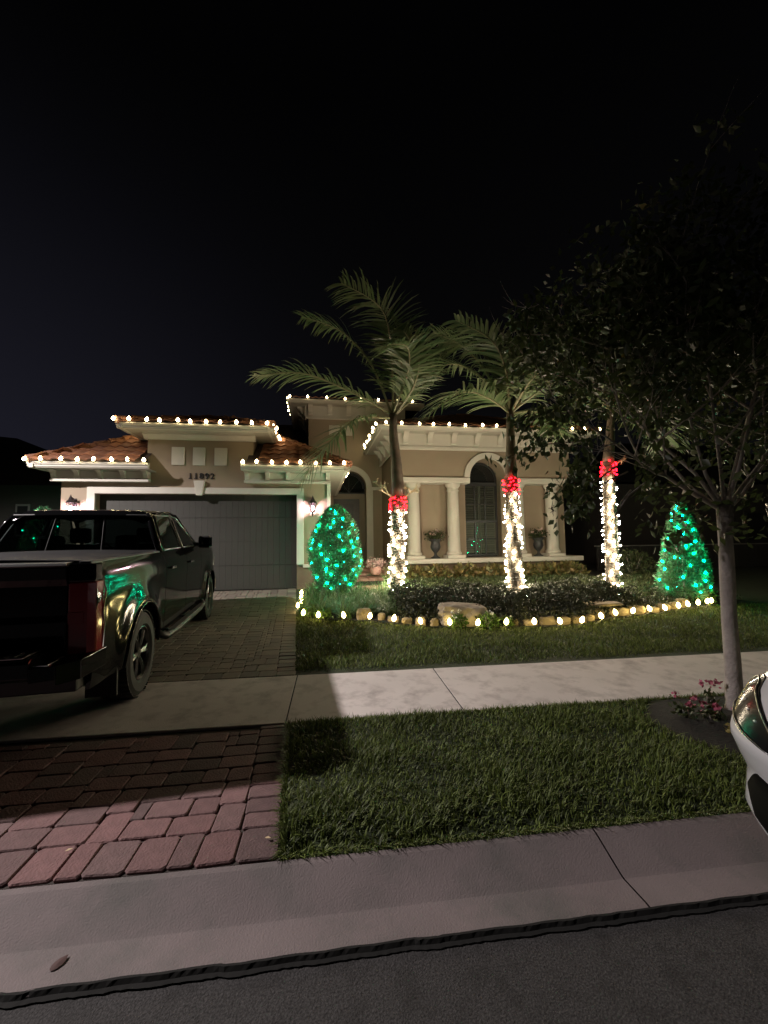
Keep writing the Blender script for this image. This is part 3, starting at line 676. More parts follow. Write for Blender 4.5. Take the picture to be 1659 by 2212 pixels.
for k in range(5):
    x = -.2 + .75 * k; prof = [(EY - .184, 6.58), (EY - .22, 6.60)] + [(EY - .22 - .2 * (1 - math.cos(q * math.pi / 12)), 6.62 + .29 * math.sin(q * math.pi / 12)) for q in range(7)] + [(EY - .42, 6.928), (EY - .184, 6.928)]
    c = MB(); c.prism(prof, 'x', x - .09, x + .09); hp(c, 'corbel', 'trim')
for k in range(4):
    y = EY + .1 + .8 * k; prof = [(-.42, 6.52), (-.46, 6.54), (-.49, 6.64), (-.56, 6.70), (-.60, 6.8), (-.70, 6.85), (-.74, 6.928), (-.42, 6.928)]
    c = MB(); c.prism(prof, 'y', y - .1, y + .1); hp(c, 'corbel', 'trim')
eave(-1.08, 4.3, 15.9, EY, 6.93, 7.06, left=20.0)

# arched window with shutters behind
wy = 13.64; wz0 = SLAB + .02
win = hp(MB().grid([[(AX - AR, wy + .03, wz0), (AX + AR, wy + .03, wz0)], [(AX - AR, wy + .03, AZ), (AX + AR, wy + .03, AZ)]]), 'window', 'window_glass')
m = MB(); n = 20
for i in range(n):
    a0, a1 = math.pi * i / n, math.pi * (i + 1) / n
    m.add([(AX, wy + .03, AZ), (AX - .6 * math.cos(a0), wy + .03, AZ + .6 * math.sin(a0)), (AX - .6 * math.cos(a1), wy + .03, AZ + .6 * math.sin(a1))], [(0, 1, 2)])
m.build('arched_pane', 'window_glass', win, off=HB)
m = MB(); fw_ = .065
m.box(AX - AR, AX - AR + fw_, wy, wy + .05, wz0, AZ); m.box(AX + AR - fw_, AX + AR, wy, wy + .05, wz0, AZ); m.box(AX - AR + fw_, AX + AR - fw_, wy, wy + .05, wz0, wz0 + .07)
m.box(AX - AR + fw_, AX + AR - fw_, wy, wy + .05, 3.45, 3.58); m.box(AX - AR + fw_, AX + AR - fw_, wy, wy + .05, 2.18, 2.26)
a_ = arch_mould(AX, AZ, AR - .07, AR, wy, wy + .05); m.add(a_.v, a_.f)
m.build('frame', 'dark_frame', win, off=HB)
m = MB()
for x in (AX - .19, AX + .19): m.box(x - .021, x + .021, wy + .004, wy + .028, wz0 + .07, 3.45)
for z in (1.62, 2.82): m.box(AX - AR + fw_, AX + AR - fw_, wy + .006, wy + .026, z - .021, z + .021)
m.build('muntin', 'dark_frame', win, off=HB)
me = None
for px0, px1 in ((AX - .57, AX - .01), (AX + .01, AX + .57)):
    for k in range(29):
        z = wz0 + .14 + k * 0.08
        if abs(z - 2.22) < .05: continue
        if me is None:
            q = MB(); q.box(-.26, .26, -.004, .004, -.036, .036); me = bpy.data.meshes.new('slat'); me.from_pydata(q.v, [], q.f); me.materials.append(MATS['shutter']); me.update()
        inst('shutter_slat', me, ((px0 + px1) / 2 - HB[0], wy + .075 - HB[1], z - HB[2]), win, rot=(R(-38 if z > 2.2 else -12), 0, 0))
m = MB()
for px0, px1 in ((AX - .57, AX - .01), (AX + .01, AX + .57)):
    m.box(px0, px0 + .03, wy + .06, wy + .09, wz0 + .07, 3.45); m.box(px1 - .03, px1, wy + .06, wy + .09, wz0 + .07, 3.45)
m.build('shutter_frame', 'shutter', win, off=HB)

# roofs ---------------------------------------------------------------
PITCH = 0.58
def tile_mesh(w=.262, ln=.40, amp=.036, n=8):
    m = MB(); top = []; 
    for j, (y, dz) in enumerate(((0, .035), (ln * .5, .018), (ln, 0.0))):
        top.append([(w * (i / n - .5), y, dz + amp * (0.5 + 0.5 * math.sin(2 * math.pi * i / n - .6))) for i in range(n + 1)])
    m.grid(top)
    k = len(m.v); fr = [(x, y, z) for x, y, z in top[0]]; bo = [(x, y + .002, z - .022) for x, y, z in top[0]]
    m.add(fr + bo, [(i + 1, i, i + n + 1, i + n + 2) for i in range(n)])
    return m
tm = tile_mesh(); tme = bpy.data.meshes.new('roof_tile'); tme.from_pydata(tm.v, [], tm.f); tme.materials.append(MATS['roof_tile']); tme.update()
tme.polygons.foreach_set('use_smooth', [True] * len(tme.polygons))
def hip_roof(x0, x1, y0, z0, depth, block=None, PITCH=0.58, tiles='all', maxrow=99, name='roof', left_hip=True, right_hip=True, right_slope=False, left_slope=False, notch=None):
    """hip roof over rectangle; front slope tiled. block(x,y)->True where something stands through"""
    wd = x1 - x0; t = min(wd, depth) / 2; y1 = y0 + depth
    a = (x0, y0, z0); b = (x1, y0, z0); c = (x1, y1, z0); d = (x0, y1, z0)
    if wd <= depth: r0 = (x0 + t, y0 + t, z0 + t * PITCH); r1 = (x0 + t, y1 - t, z0 + t * PITCH)
    else: r0 = (x0 + t, y0 + t, z0 + t * PITCH); r1 = (x1 - t, y0 + t, z0 + t * PITCH)
    m = MB()
    if notch:
        zf = lambda y: z0 + (y - y0) * PITCH
        la, lb = notch; tl_ = la - x0; tr_ = x1 - lb
        m.add([a, (la, y0, z0), (la, y0 + tl_, zf(y0 + tl_)), (lb, y0, z0), b, (lb, y0 + tr_, zf(y0 + tr_)), c, d, r0, r1], [(0, 1, 2), (3, 4, 5), (2, 5, 8), (4, 6, 9, 8, 5), (6, 7, 9), (7, 0, 2, 8, 9)])
    elif wd <= depth: m.add([a, b, c, d, r0, r1], [(0, 1, 4), (1, 2, 5, 4), (2, 3, 5), (3, 0, 4, 5)])
    else: m.add([a, b, c, d, r0, r1], [(0, 1, 5, 4), (1, 2, 5), (2, 3, 4, 5), (3, 0, 4)])
    ro = hp(m, name, 'roof_base')
    k = math.sqrt(1 + PITCH ** 2); exp = .335; ang = math.atan(PITCH)
    out = []
    rows = int(t * k / exp) + 1
    for r in range(min(rows, maxrow)):
        s = r * exp / k; yb = y0 + s - .03; zb = z0 + s * PITCH + .012
        xa = x0 + s; xb = x1 - s
        ncol = int((xb - xa) / .25) + 1; xs0 = x0 + (.125 if True else 0); cidx = int((xa - xs0) / .25)
        for q in range(cidx, cidx + ncol + 2):
            x = xs0 + q * .25
            if x < xa + .02 or x > xb - .02: continue
            if block and block(x, yb): continue
            out.append(((x, yb, zb), (ang, 0, 0)))
    if right_slope or left_slope:
        for side in ([1] if right_slope else []) + ([-1] if left_slope else []):
            for r in range(min(rows, maxrow)):
                s = r * exp / k; xx = (x1 - s + .03) if side > 0 else (x0 + s - .03); zb = z0 + s * PITCH + .012
                yy = y0 + .125
                while yy < y1 - s:
                    if yy > y0 + s + .02: out.append(((xx, yy, zb), (ang, 0, R(90) * side)))
                    yy += .25
    return ro, out
def ridge_caps(parent, p0, p1, m='roof_tile'):
    p0 = Vector(p0); p1 = Vector(p1); L = (p1 - p0).length; n = max(1, int(L / .34)); d = (p1 - p0) / n
    for i in range(n):
        a = p0 + d * i; c = MB(); c.tube([a - d * .06 + Vector((0, 0, .035)), a + d + Vector((0, 0, .02))], [.105, .085], 8); c.build('ridge_tile', m, parent, off=HB)
def place_tiles(ro, tl, lim):
    mass = MB()
    for k, (p, r) in enumerate(tl):
        if k < lim: inst('roof_tile', tme, (p[0] - HB[0], p[1] - HB[1], p[2] - HB[2]), ro, rot=r, scale=(1, 1, 1))
        else:
            M = Matrix.Translation((p[0] - HB[0], p[1] - HB[1], p[2] - HB[2])) @ Euler(r).to_matrix().to_4x4(); mass.add([M @ Vector(v) for v in tm.v], tm.f)
    if mass.v: tag(mass.build('tile_field', 'roof_tile_mass', ro, smooth=True), kind='stuff')
tb = lambda x, y: (-4.2 < x < -1.5) and y < 13.2
ro, tl = hip_roof(-6.40, 0.85, 10.4, 3.505, 7.6, block=tb, notch=(-4.0, -1.7), name='garage_roof', right_slope=True, left_slope=True)
front = [q for q in tl if abs(q[1][2]) < .1 and q[0][1] < 13.1]; rest = [q for q in tl if not (abs(q[1][2]) < .1 and q[0][1] < 13.1)]
place_tiles(ro, front + rest, min(len(front), 180))
ridge_caps(ro, (-6.38, 10.42, 3.52), (-2.9, 13.9, 3.52 + 3.48 * PITCH)); ridge_caps(ro, (.83, 10.42, 3.52), (-2.65, 13.9, 3.52 + 3.48 * PITCH))
ro, tl = hip_roof(-4.59, -1.04, 10.4, 4.465, 4.2, PITCH=.34, name='tower_roof', right_slope=True); place_tiles(ro, tl, 40)
ridge_caps(ro, (-4.57, 10.42, 4.48), (-2.82, 12.17, 4.48 + 1.75 * .34)); ridge_caps(ro, (-1.06, 10.42, 4.48), (-2.81, 12.17, 4.48 + 1.75 * .34))
ro, tl = hip_roof(1.88, 9.42, 12.4, 5.165, 7.5, PITCH=.40, name='portico_roof', left_slope=False); place_tiles(ro, tl, 60)
ridge_caps(ro, (9.40, 12.42, 5.18), (5.7, 16.1, 5.18 + 3.68 * .40))
ro, tl = hip_roof(-1.08, 4.3, 15.9, 7.06, 5.5, PITCH=.36, name='entry_roof'); place_tiles(ro, tl, 20)
# main house body behind
m = MB(); m.box(-5.8, 8.5, 17.6, 24, 0.3, 5.0); hp(m, 'rear_wall', 'stucco')
hip_roof(-6.3, 9.4, 17.2, 5.0, 9.0, name='main_roof', maxrow=0)

# entry walk and steps (its own thing: part of the setting)
walk = empty('entry_walk', hw(1.4, 12, .45), rz=R(2.3)); tag(walk, kind='structure')
wo_ = (1.4, 12, .45)
def brick_row(x0, x1, y0, y1, z, n, par):
    for i in range(n):
        a = x0 + (x1 - x0) * i / n; b = x0 + (x1 - x0) * (i + 1) / n
        MB().box(a + .004, b - .004, y0 + .004, y1 - .004, z - .08, z).build('brick', 'step_brick', par, off=wo_, bevel=.006)
for k in range(12): brick_row(.37, 2.3, 10.0 + k * .16, 10.0 + k * .16 + .16, .425 + (k % 2) * .001, 7, walk)
for st, (y0, z) in enumerate(((11.95, .54), (12.7, .63), (13.4, .70))):
    for k in range(4): brick_row(.37, 2.6, y0 + k * .18, y0 + k * .18 + .18, z + (k % 2) * .001, 8, walk)
    MB().box(.37, 2.6, y0 + .01, y0 + .74, .3, z - .082).build('step_base', 'joint_sand', walk, off=wo_)
# wall lanterns
def lantern(x, z, label):
    b = hw(x, 10.99, z); L = empty('wall_lantern', b, label, 'lantern', rz=R(2.3)); y = -.16
    g = MB(); g.tube([(0, 0, -.02), (0, 0, .05)], .05, 8); g.tube([(0, 0, .02), (0, -.06, .10), (0, y, .13), (0, y, .06)], .012, 6); g.box(-.045, .045, -.01, .0, -.1, .1); g.build('bracket', 'lantern_metal', L)
    MB().lathe([(.005, .15), (.012, .12), (.02, .10), (.035, .07), (.045, .03), (.10, -.03), (.112, -.045), (.10, -.05)], 8, (0, y, 0.03)).build('roof_cap', 'lantern_metal', L)
    MB().lathe([(.085, -.05), (.055, -.25)], 6, (0, y, .02)).build('glass', 'lens_glass', L)
    f = MB()
    for k in range(6):
        a = k * math.pi / 3; f.tube([(.088 * math.cos(a), y + .088 * math.sin(a), -.03), (.058 * math.cos(a), y + .058 * math.sin(a), -.23)], .005, 4)
    f.build('cage', 'lantern_metal', L)
    MB().lathe([(.06, -.22), (.065, -.235), (.03, -.26), (.02, -.29), (.03, -.31), (.012, -.35), (.003, -.37)], 8, (0, y, 0)).build('finial', 'lantern_metal', L)
    MB().lathe([(.008, -.20), (.024, -.17), (.030, -.13), (.022, -.10), (.01, -.085)], 8, (0, y, 0)).build('bulb', 'bulb_sconce', L, smooth=True)
lantern(-0.08, 2.62, 'black wall lantern glowing pink between the garage door and the front entry'); lantern(-5.70, 2.62, 'black wall lantern glowing left of the garage door, above the truck roof')
# metal lizard on the right-hand column
lz = MB(); lz.tube([(0, 0, .0), (.03, -.01, .06), (.0, -.01, .13), (.03, -.01, .19)], [.012, .03, .034, .022], 6)
for s, z0, dx, dz in ((-1, .14, -.09, .05), (1, .14, .09, .07), (-1, .05, -.09, -.04), (1, .05, .09, -.05)):
    lz.tube([(.01, -.01, z0), (s * .05, -.012, z0 + dz * .2), (.01 + dx, -.012, z0 + dz), (.01 + dx * 1.3, -.012, z0 + dz * .6)], .009, 4)
lz.tube([(0, 0, 0), (-.03, -.01, -.05), (-.01, -.01, -.10), (-.06, -.01, -.12)], [.01, .009, .006, .004], 5)
o = lz.build('lizard_ornament', 'lizard', loc=hw(7.86, 12.875, 2.48)); o.rotation_euler = (0, R(-20), R(2.3)); tag(o, 'small dark metal lizard ornament climbing the rightmost white column', 'ornament')
# urns with flowers
def urn(x, label, pinks):
    b = hw(x, 12.93, SLAB); u = empty('garden_urn', b, label, 'urn', rz=R(2.3))
    MB().lathe([(.15, 0), (.15, .03), (.11, .05), (.05, .10), (.045, .16), (.07, .20), (.13, .27), (.165, .36), (.15, .45), (.135, .52), (.19, .60), (.20, .62), (.17, .63)], 20).build('vase', 'urn', u, smooth=True, autosmooth=50)
    n = 900; C = RNG.normal(size=(n, 3)) * [.13, .11, .07] + [0, 0, .72]; leaves('foliage', C, 'leaf_dark', .07, .03, u)
    n = 130; cc = RNG.normal(size=(14, 3)) * [.12, .05, .06] + [0, -.07, .78]; C = np.repeat(cc, 14, 0) + RNG.normal(size=(196, 3)) * .012
    leaves('flowers', C, 'petal_pale', .045, .035, u)
urn(3.77, 'dark urn of flowers between the two white columns left of the arched window', 0); urn(7.32, 'dark urn of flowers next to the rightmost white column', 1)

# ------------------------------------------------------------------ neighbouring houses, fence, far hedge, street lamp
nb = empty('neighbour_house', (-13, 15, .4), 'dark neighbouring house behind the pickup at the left edge', 'house')
MB().box(-22, -8.6, 15.5, 24, .3, 3.7).build('wall', 'neighbour_wall', nb, off=(-13, 15, .4))
m = MB(); m.add([(-22.6, 14.9, 3.7), (-8.0, 14.9, 3.55), (-8.0, 24.6, 3.7), (-22.6, 24.6, 3.7), (-17.5, 19.5, 6.6), (-13.5, 19.5, 6.2)], [(0, 1, 5, 4), (1, 2, 5), (2, 3, 4, 5), (3, 0, 4)]); m.build('roof', 'neighbour_roof', nb, off=(-13, 15, .4))
f = MB().box(-10.65, -10.2, 15.44, 15.49, 1.9, 3.0).build('window', 'fence_rail', nb, off=(-13, 15, .4)); MB().box(-10.58, -10.27, 15.42, 15.438, 1.97, 2.93).build('pane', 'room_dark', f, off=(-13, 15, .4))
nb = empty('neighbour_house', (16, 15, .4), 'dark neighbouring house beyond the lawn at the right edge', 'house')
MB().box(11.5, 26, 16.5, 28, .3, 3.9).build('wall', 'neighbour_wall', nb, off=(16, 15, .4))
m = MB(); m.add([(10.8, 15.8, 3.9), (26.6, 15.8, 3.9), (26.6, 28.6, 3.9), (10.8, 28.6, 3.9), (16, 21.5, 6.9), (21, 21.5, 6.9)], [(0, 1, 5, 4), (1, 2, 5), (2, 3, 4, 5), (3, 0, 4)]); m.build('roof', 'neighbour_roof', nb, off=(16, 15, .4))
f = MB().box(18.2, 19.8, 16.44, 16.49, 1.3, 2.7).build('window', 'fence_dark', nb, off=(16, 15, .4)); MB().box(18.3, 19.7, 16.42, 16.438, 1.4, 2.6).build('pane', 'room_dark', f, off=(16, 15, .4))
fn = empty('fence', (14, 14.2, .4), 'low dark fence with a pale top rail right of the house', 'fence')
for k in range(9):
    x = 9.6 + k * 1.8; MB().box(x - .04, x + .04, 14.2, 14.28, .3, 1.28).build('post', 'fence_dark', fn, off=(14, 14.2, .4))
MB().box(9.5, 24.2, 14.19, 14.29, 1.28, 1.32).build('top_rail', 'fence_rail', fn, off=(14, 14.2, .4))
for k in range(120):
    x = 9.65 + k * .12; MB().box(x, x + .10, 14.22, 14.25, .42, 1.24).build('board', 'fence_dark', fn, off=(14, 14.2, .4))
# street lamp left of the frame
lp = empty('street_lamp', (LAMP.x - 1.2, LAMP.y - .1, .1), 'tall street lamp standing beyond the left edge of the view', 'street lamp')
o0 = (LAMP.x - 1.2, LAMP.y - .1, .1)
MB().tube([o0, (o0[0], o0[1], 6.4)], [.09, .05], 10).build('pole', 'pole_metal', lp, off=o0)
MB().tube([(o0[0], o0[1], 6.4), (o0[0] + .3, o0[1], 6.75), (LAMP.x - .25, LAMP.y, 6.85)], .03, 8).build('arm', 'pole_metal', lp, off=o0)
MB().lathe([(.08, .35), (.22, .30), (.26, .22), (.26, .20)], 16, (LAMP.x, LAMP.y, 6.5)).build('lamp_head', 'pole_metal', lp, off=o0)
ld = bpy.data.lights.new('lamp_light', 'SPOT'); ld.energy = LAMP_W; ld.color = (1.0, 0.90, 0.88); ld.shadow_soft_size = 0.10; ld.spot_size = R(150); ld.spot_blend = 0.45   # full cut-off street luminaire
lo = bpy.data.objects.new('lamp_light', ld); col.objects.link(lo); lo.location = LAMP - Vector(o0); lo.parent = lp

# ------------------------------------------------------------------ palms
def bez(P, t):
    P = [Vector(p) for p in P]
    # Catmull-like interpolation through 4 points
    n = len(P) - 1; s = min(int(t * n), n - 1); u = t * n - s
    p0 = P[max(s - 1, 0)]; p1 = P[s]; p2 = P[s + 1]; p3 = P[min(s + 2, n)]
    return 0.5 * ((2 * p1) + (p2 - p0) * u + (2 * p0 - 5 * p1 + 4 * p2 - p3) * u * u + (3 * p1 - p0 - 3 * p2 + p3) * u ** 3)
WIND = np.array([-0.75, -0.25, 0.0])
def make_frond(P, parent, org, lmax=0.62, nl=62, seed=0):
    r = np.random.default_rng(seed); m = MB(); pts = [bez(P, i / 16) for i in range(17)]
    m.tube([p - Vector(org) for p in pts], [0.026 * (1 - i / 17) ** .8 + 0.004 for i in range(17)], 5)
    V = []; F = []
    for i in range(nl):
        t = 0.16 + 0.83 * i / (nl - 1); p = bez(P, t); d = (bez(P, min(t + .02, 1)) - bez(P, max(t - .02, 0))).normalized()
        side = d.cross(Vector((0, 0, 1))); side = side.normalized() if side.length > .15 else d.cross(Vector((0.3, -1, 0))).normalized()
        upv = side.cross(d).normalized()
        L = lmax * (0.45 + 0.75 * math.sin(math.pi * min(1, (t - .08) / .95)) ** .7) * (1 if t < .85 else 0.85)
        for sg in (-1, 1):
            l = L * r.uniform(.75, 1.15); w = 0.056 * r.uniform(.75, 1.25)
            dr = (side * sg * r.uniform(.65, .95) + d * r.uniform(.45, .8) + upv * r.uniform(-.05, .35)).normalized()
            q = Vector(p); wv = Vector((WIND[0], WIND[1], 0)) * r.uniform(.2, .6); k0 = len(V); wd = dr.cross(upv).normalized()
            segs = 4
            for s_ in range(segs + 1):
                u = s_ / segs; ww = w * (0.5 if s_ == 0 else (1 - u) ** .6) * .5
                V.append(q - wd * ww); V.append(q + wd * ww)
                dr = (dr + Vector((0, 0, -1)) * .20 * (0.5 + u) + wv * .28 * u).normalized(); q = q + dr * (l / segs)
            for s_ in range(segs): a = k0 + 2 * s_; F.append((a, a + 1, a + 3, a + 2))
    o = np_mesh('frond', np.array([tuple(v - Vector(org)) for v in V]), np.array(F), 'frond', parent)
    rr = m.build('rachis', 'rachis', o); return o
def sweep_point(path, z):
    for a, b in zip(path[:-1], path[1:]):
        if a[2] <= z <= b[2]:
            t = (z - a[2]) / (b[2] - a[2]); return Vector((a[0] + (b[0] - a[0]) * t, a[1] + (b[1] - a[1]) * t, z))
    return Vector(path[-1] if z > path[-1][2] else (path[0][0], path[0][1], z))
MINI = MB().lathe([(.004, -.020), (.013, -.011), (.0155, 0), (.012, .012), (.004, .021)], 7)
BULB = MB().lathe([(.012, -.04), (.030, -.028), (.044, -.004), (.043, .015), (.028, .045), (.008, .068)], 9)
def shared(name, mb, m):
    me = bpy.data.meshes.new(name); me.from_pydata(mb.v, [], mb.f); me.materials.append(MATS[m]); me.update(); me.polygons.foreach_set('use_smooth', [True] * len(me.polygons)); return me
ME_MINI = {k: shared('bulb', MINI, k) for k in ('bulb_mini', 'bulb_red', 'bulb_green')}
ME_BULB = shared('bulb', BULB, 'bulb_warm'); ME_PATH = shared('bulb', BULB, 'bulb_path')
def palm(base, path, trunk_top, rad0, rad1, fronds, label, seed):
    org = (path[0][0], path[0][1], path[0][2]); root = empty('palm_tree', org, label, 'palm tree', 'palms planted in the front bed')
    r = random.Random(seed)
    pts = []; rads = []; z = path[0][2]
    while z < trunk_top:
        p = sweep_point(path, z); t = (z - path[0][2]) / (trunk_top - path[0][2])
        for dz, f in ((0, 1.0), (.035, .955), (.05, 1.0)):
            pts.append(p + Vector((0, 0, dz))); rads.append((rad0 + (rad1 - rad0) * t ** .8) * f)
        z += .075
    MB().tube([p - Vector(org) for p in pts], rads, 16).build('trunk', 'palm_trunk', root, smooth=True)
    cs = [Vector(p) for p in path if p[2] > trunk_top - .05]; cs = [sweep_point(path, trunk_top - .03)] + cs
    n = 10; P_ = [cs[0].lerp(cs[0], 0)]; full = []
    for i in range(n + 1):
        z = cs[0].z + (cs[-1].z - cs[0].z) * i / n; full.append(sweep_point(path, z))
    MB().tube([p - Vector(org) for p in full], [rad1 * (1.02 - .50 * (i / n) ** .8) for i in range(n + 1)], 14).build('crownshaft', 'crownshaft', root, smooth=True)
    for i, f in enumerate(fronds): make_frond(f, root, org, seed=seed * 31 + i, lmax=.70 if i % 3 else .84, nl=50)
    return root
PF = {
'P1': [
   [(1.42, 9.6, 4.57), (1.37, 9.3, 5.77), (1.13, 9.0, 6.8), (0.21, 8.6, 7.12)],
   [(1.39, 9.6, 4.6), (0.93, 9.9, 5.95), (0.2, 10.2, 6.89), (-0.76, 10.4, 7.32)],
   [(1.36, 9.6, 4.62), (0.46, 9.3, 4.99), (-0.62, 8.9, 5.24), (-1.58, 8.7, 5.07)],
   [(1.35, 9.6, 4.51), (0.57, 9.0, 4.3), (-0.06, 8.5, 3.65), (-0.58, 8.3, 2.86)],
   [(1.46, 9.6, 4.63), (1.67, 10.1, 6.01), (1.75, 10.5, 7.12), (1.23, 10.9, 8.28)],
   [(1.5, 9.6, 4.63), (1.85, 9.2, 5.14), (1.92, 8.9, 5.67), (1.54, 8.6, 6.13)],
   [(1.5, 9.6, 4.61), (2.13, 9.9, 5.29), (2.72, 10.3, 6.19), (3.06, 10.7, 7.19)],
   [(1.42, 9.6, 4.63), (1.67, 9.0, 5.33), (1.61, 8.6, 5.78), (1.1, 8.2, 5.61)]],
'P2': [
   [(3.83, 8.5, 4.35), (3.27, 8.2, 4.55), (2.59, 7.9, 4.57), (1.8, 7.7, 4.03)],
   [(3.83, 8.5, 4.4), (3.63, 8.2, 5.18), (3.22, 7.9, 5.66), (2.39, 7.6, 5.88)],
   [(3.85, 8.5, 4.43), (4.12, 8.9, 5.59), (4.16, 9.3, 6.2), (3.60, 9.7, 6.55)],
   [(3.88, 8.5, 4.43), (4.34, 8.8, 5.4), (4.78, 9.1, 6.05), (5.10, 9.4, 6.45)],
   [(3.88, 8.5, 4.38), (4.21, 8.0, 4.64), (4.65, 7.5, 4.81), (4.97, 7.2, 4.24)],
   [(3.88, 8.5, 4.40), (4.50, 8.4, 5.0), (5.25, 8.3, 5.45), (6.0, 8.2, 5.2)],
   [(3.88, 8.5, 4.43), (4.69, 9.1, 5.45), (5.57, 9.7, 6.17), (6.53, 10.2, 6.56)],
   [(3.9, 8.5, 4.35), (4.75, 9.4, 4.7), (5.67, 10.1, 4.8), (6.21, 10.5, 4.35)],
   [(3.81, 8.5, 4.4), (3.44, 9.1, 5.37), (2.91, 9.7, 5.94), (2.29, 10.1, 5.73)],
   [(3.83, 8.5, 4.42), (3.7, 8.9, 5.58), (3.27, 9.5, 6.45), (2.73, 10.0, 6.58)],
   [(3.88, 8.5, 4.4), (3.86, 7.7, 4.69), (3.89, 7.1, 4.73), (4.05, 6.7, 4.45)],
   [(3.82, 8.5, 4.4), (3.50, 8.8, 5.25), (3.05, 9.0, 6.0), (2.35, 9.2, 6.45)]],
'P3': [
   [(6.53, 8.9, 4.68), (6.68, 8.9, 5.69), (6.9, 9.0, 6.66), (7.0, 9.2, 7.51)],
   [(6.51, 8.9, 4.66), (5.99, 8.6, 5.43), (5.38, 8.3, 5.91), (4.58, 8.1, 6.18)],
   [(6.51, 8.9, 4.63), (6.15, 9.2, 5.22), (5.69, 9.5, 5.79), (5.11, 9.9, 6.06)],
   [(6.55, 8.9, 4.64), (7.38, 9.2, 5.5), (8.38, 9.6, 6.05), (9.45, 9.9, 6.1)],
   [(6.55, 8.9, 4.66), (6.61, 8.5, 5.63), (6.93, 8.2, 6.25), (7.39, 8.0, 6.48)],
   [(6.48, 8.9, 4.63), (5.41, 8.2, 4.63), (4.63, 7.7, 4.24), (4.2, 7.5, 3.67)],
   [(6.57, 8.9, 4.59), (7.5, 9.4, 4.87), (8.46, 9.8, 4.71), (8.87, 10.0, 4.08)],
   [(6.52, 8.9, 4.68), (6.82, 9.4, 6.15), (6.84, 9.9, 7.38), (6.46, 10.3, 8.23)],
   [(6.53, 8.9, 4.66), (6.37, 8.2, 4.86), (6.41, 7.8, 4.82), (6.5, 7.5, 4.32)]]}
PATHS = {'P1': [(1.5, 9.9, 0.27), (1.54, 9.8, 2.31), (1.55, 9.8, 2.69), (1.51, 9.75, 3.47), (1.44, 9.7, 4.13), (1.42, 9.6, 4.62)],
         'P2': [(3.9, 8.6, 0.18), (3.86, 8.6, 1.46), (3.86, 8.6, 2.59), (3.85, 8.6, 2.92), (3.85, 8.55, 3.68), (3.83, 8.5, 4.42)],
         'P3': [(6.34, 8.9, 0.25), (6.35, 8.9, 1.74), (6.36, 8.9, 2.96), (6.37, 8.9, 3.36), (6.45, 8.9, 4.01), (6.52, 8.9, 4.68)]}
p1 = palm(0, PATHS['P1'], 2.72, .20, .165, PF['P1'], 'tall palm beside the front entry, fronds blown left, cream flower stalks under its crownshaft', 1)
p2 = palm(0, PATHS['P2'], 2.98, .185, .135, PF['P2'], 'tall palm in front of the arched window, the middle one of three', 2)
p3 = palm(0, PATHS['P3'], 3.40, .155, .13, PF['P3'], 'palm partly hidden by the dark street tree, right of the house', 3)
# cream flower stalks on the first palm
def stalk(base, dirv, parent, org, seed, ln=.42):
    r = random.Random(seed); m = MB()
    def br(p, d, l, rad, lev):
        q = p + d * l; m.tube([p - org, p + d * l * .5 + Vector((0, 0, .01)) - org, q - org], [rad, rad * .8, rad * .6], 4)
        if lev == 0: return
        for i in range(4):
            nd = (d + Vector((r.uniform(-.9, .9), r.uniform(-.9, .9), r.uniform(-.7, .9)))).normalized(); br(p + d * l * r.uniform(.35, 1), nd, l * r.uniform(.45, .7), rad * .55, lev - 1)
    br(Vector(base), Vector(dirv).normalized(), ln * .5, .022, 3); return m.build('flower_stalk', 'twig_cream', parent)
stalk((1.42, 9.68, 2.62), (-.8, -.2, .45), p1, Vector(PATHS['P1'][0]), 5, .72); stalk((1.68, 9.68, 2.62), (.7, -.25, .6), p1, Vector(PATHS['P1'][0]), 6, .68)
stalk((6.45, 8.82, 3.28), (.7, -.25, .5), p3, Vector(PATHS['P3'][0]), 8, .42)

# light strings wound round the trunks
def wrap(path, z0, z1, r0, r1, turns, nb, kind, label, seed, group):
    rr = random.Random(seed); c0 = sweep_point(path, z0); root = empty('light_string', c0, label, 'string lights', group)
    pts = []; steps = int(turns * 14)
    for i in range(steps + 1):
        t = i / steps; a = t * turns * 2 * math.pi; z = z0 + (z1 - z0) * t + .02 * math.sin(a * .5 + seed); c = sweep_point(path, z); rad = (r0 + (r1 - r0) * t) + .008
        pts.append(Vector((c.x + rad * math.cos(a), c.y + rad * math.sin(a), z)))
    MB().tube([p - c0 for p in pts], .0055, 3, cap=False).build('wire', 'wire', root)
    for i in range(nb):
        t = (i + rr.uniform(-.3, .3)) / nb; t = min(max(t, 0), 1); j = min(int(t * steps), steps - 1); p = pts[j].lerp(pts[j + 1], t * steps - j)
        c = sweep_point(path, p.z); out = Vector((p.x - c.x, p.y - c.y, 0)).normalized(); p = p + out * rr.uniform(.012, .035) + Vector((0, 0, rr.uniform(-.03, .03)))
        inst('bulb', ME_MINI[kind], p - c0, root, rot=(rr.uniform(-1.4, 1.4), rr.uniform(-1.4, 1.4), 0))
wrap(PATHS['P1'], .30, 2.32, .20, .17, 27, 84, 'bulb_mini', 'warm white light string wound round the palm beside the front entry', 1, 'lights wound round the palms')
wrap(PATHS['P1'], 2.34, 2.66, .17, .168, 7, 46, 'bulb_red', 'band of red lights on the palm beside the front entry', 2, 'lights wound round the palms')
wrap(PATHS['P2'], .22, 2.60, .19, .142, 26, 80, 'bulb_mini', 'warm white light string wound round the palm in front of the arched window', 3, 'lights wound round the palms')
wrap(PATHS['P2'], 2.62, 2.94, .140, .138, 7, 40, 'bulb_red', 'band of red lights on the palm in front of the arched window', 4, 'lights wound round the palms')
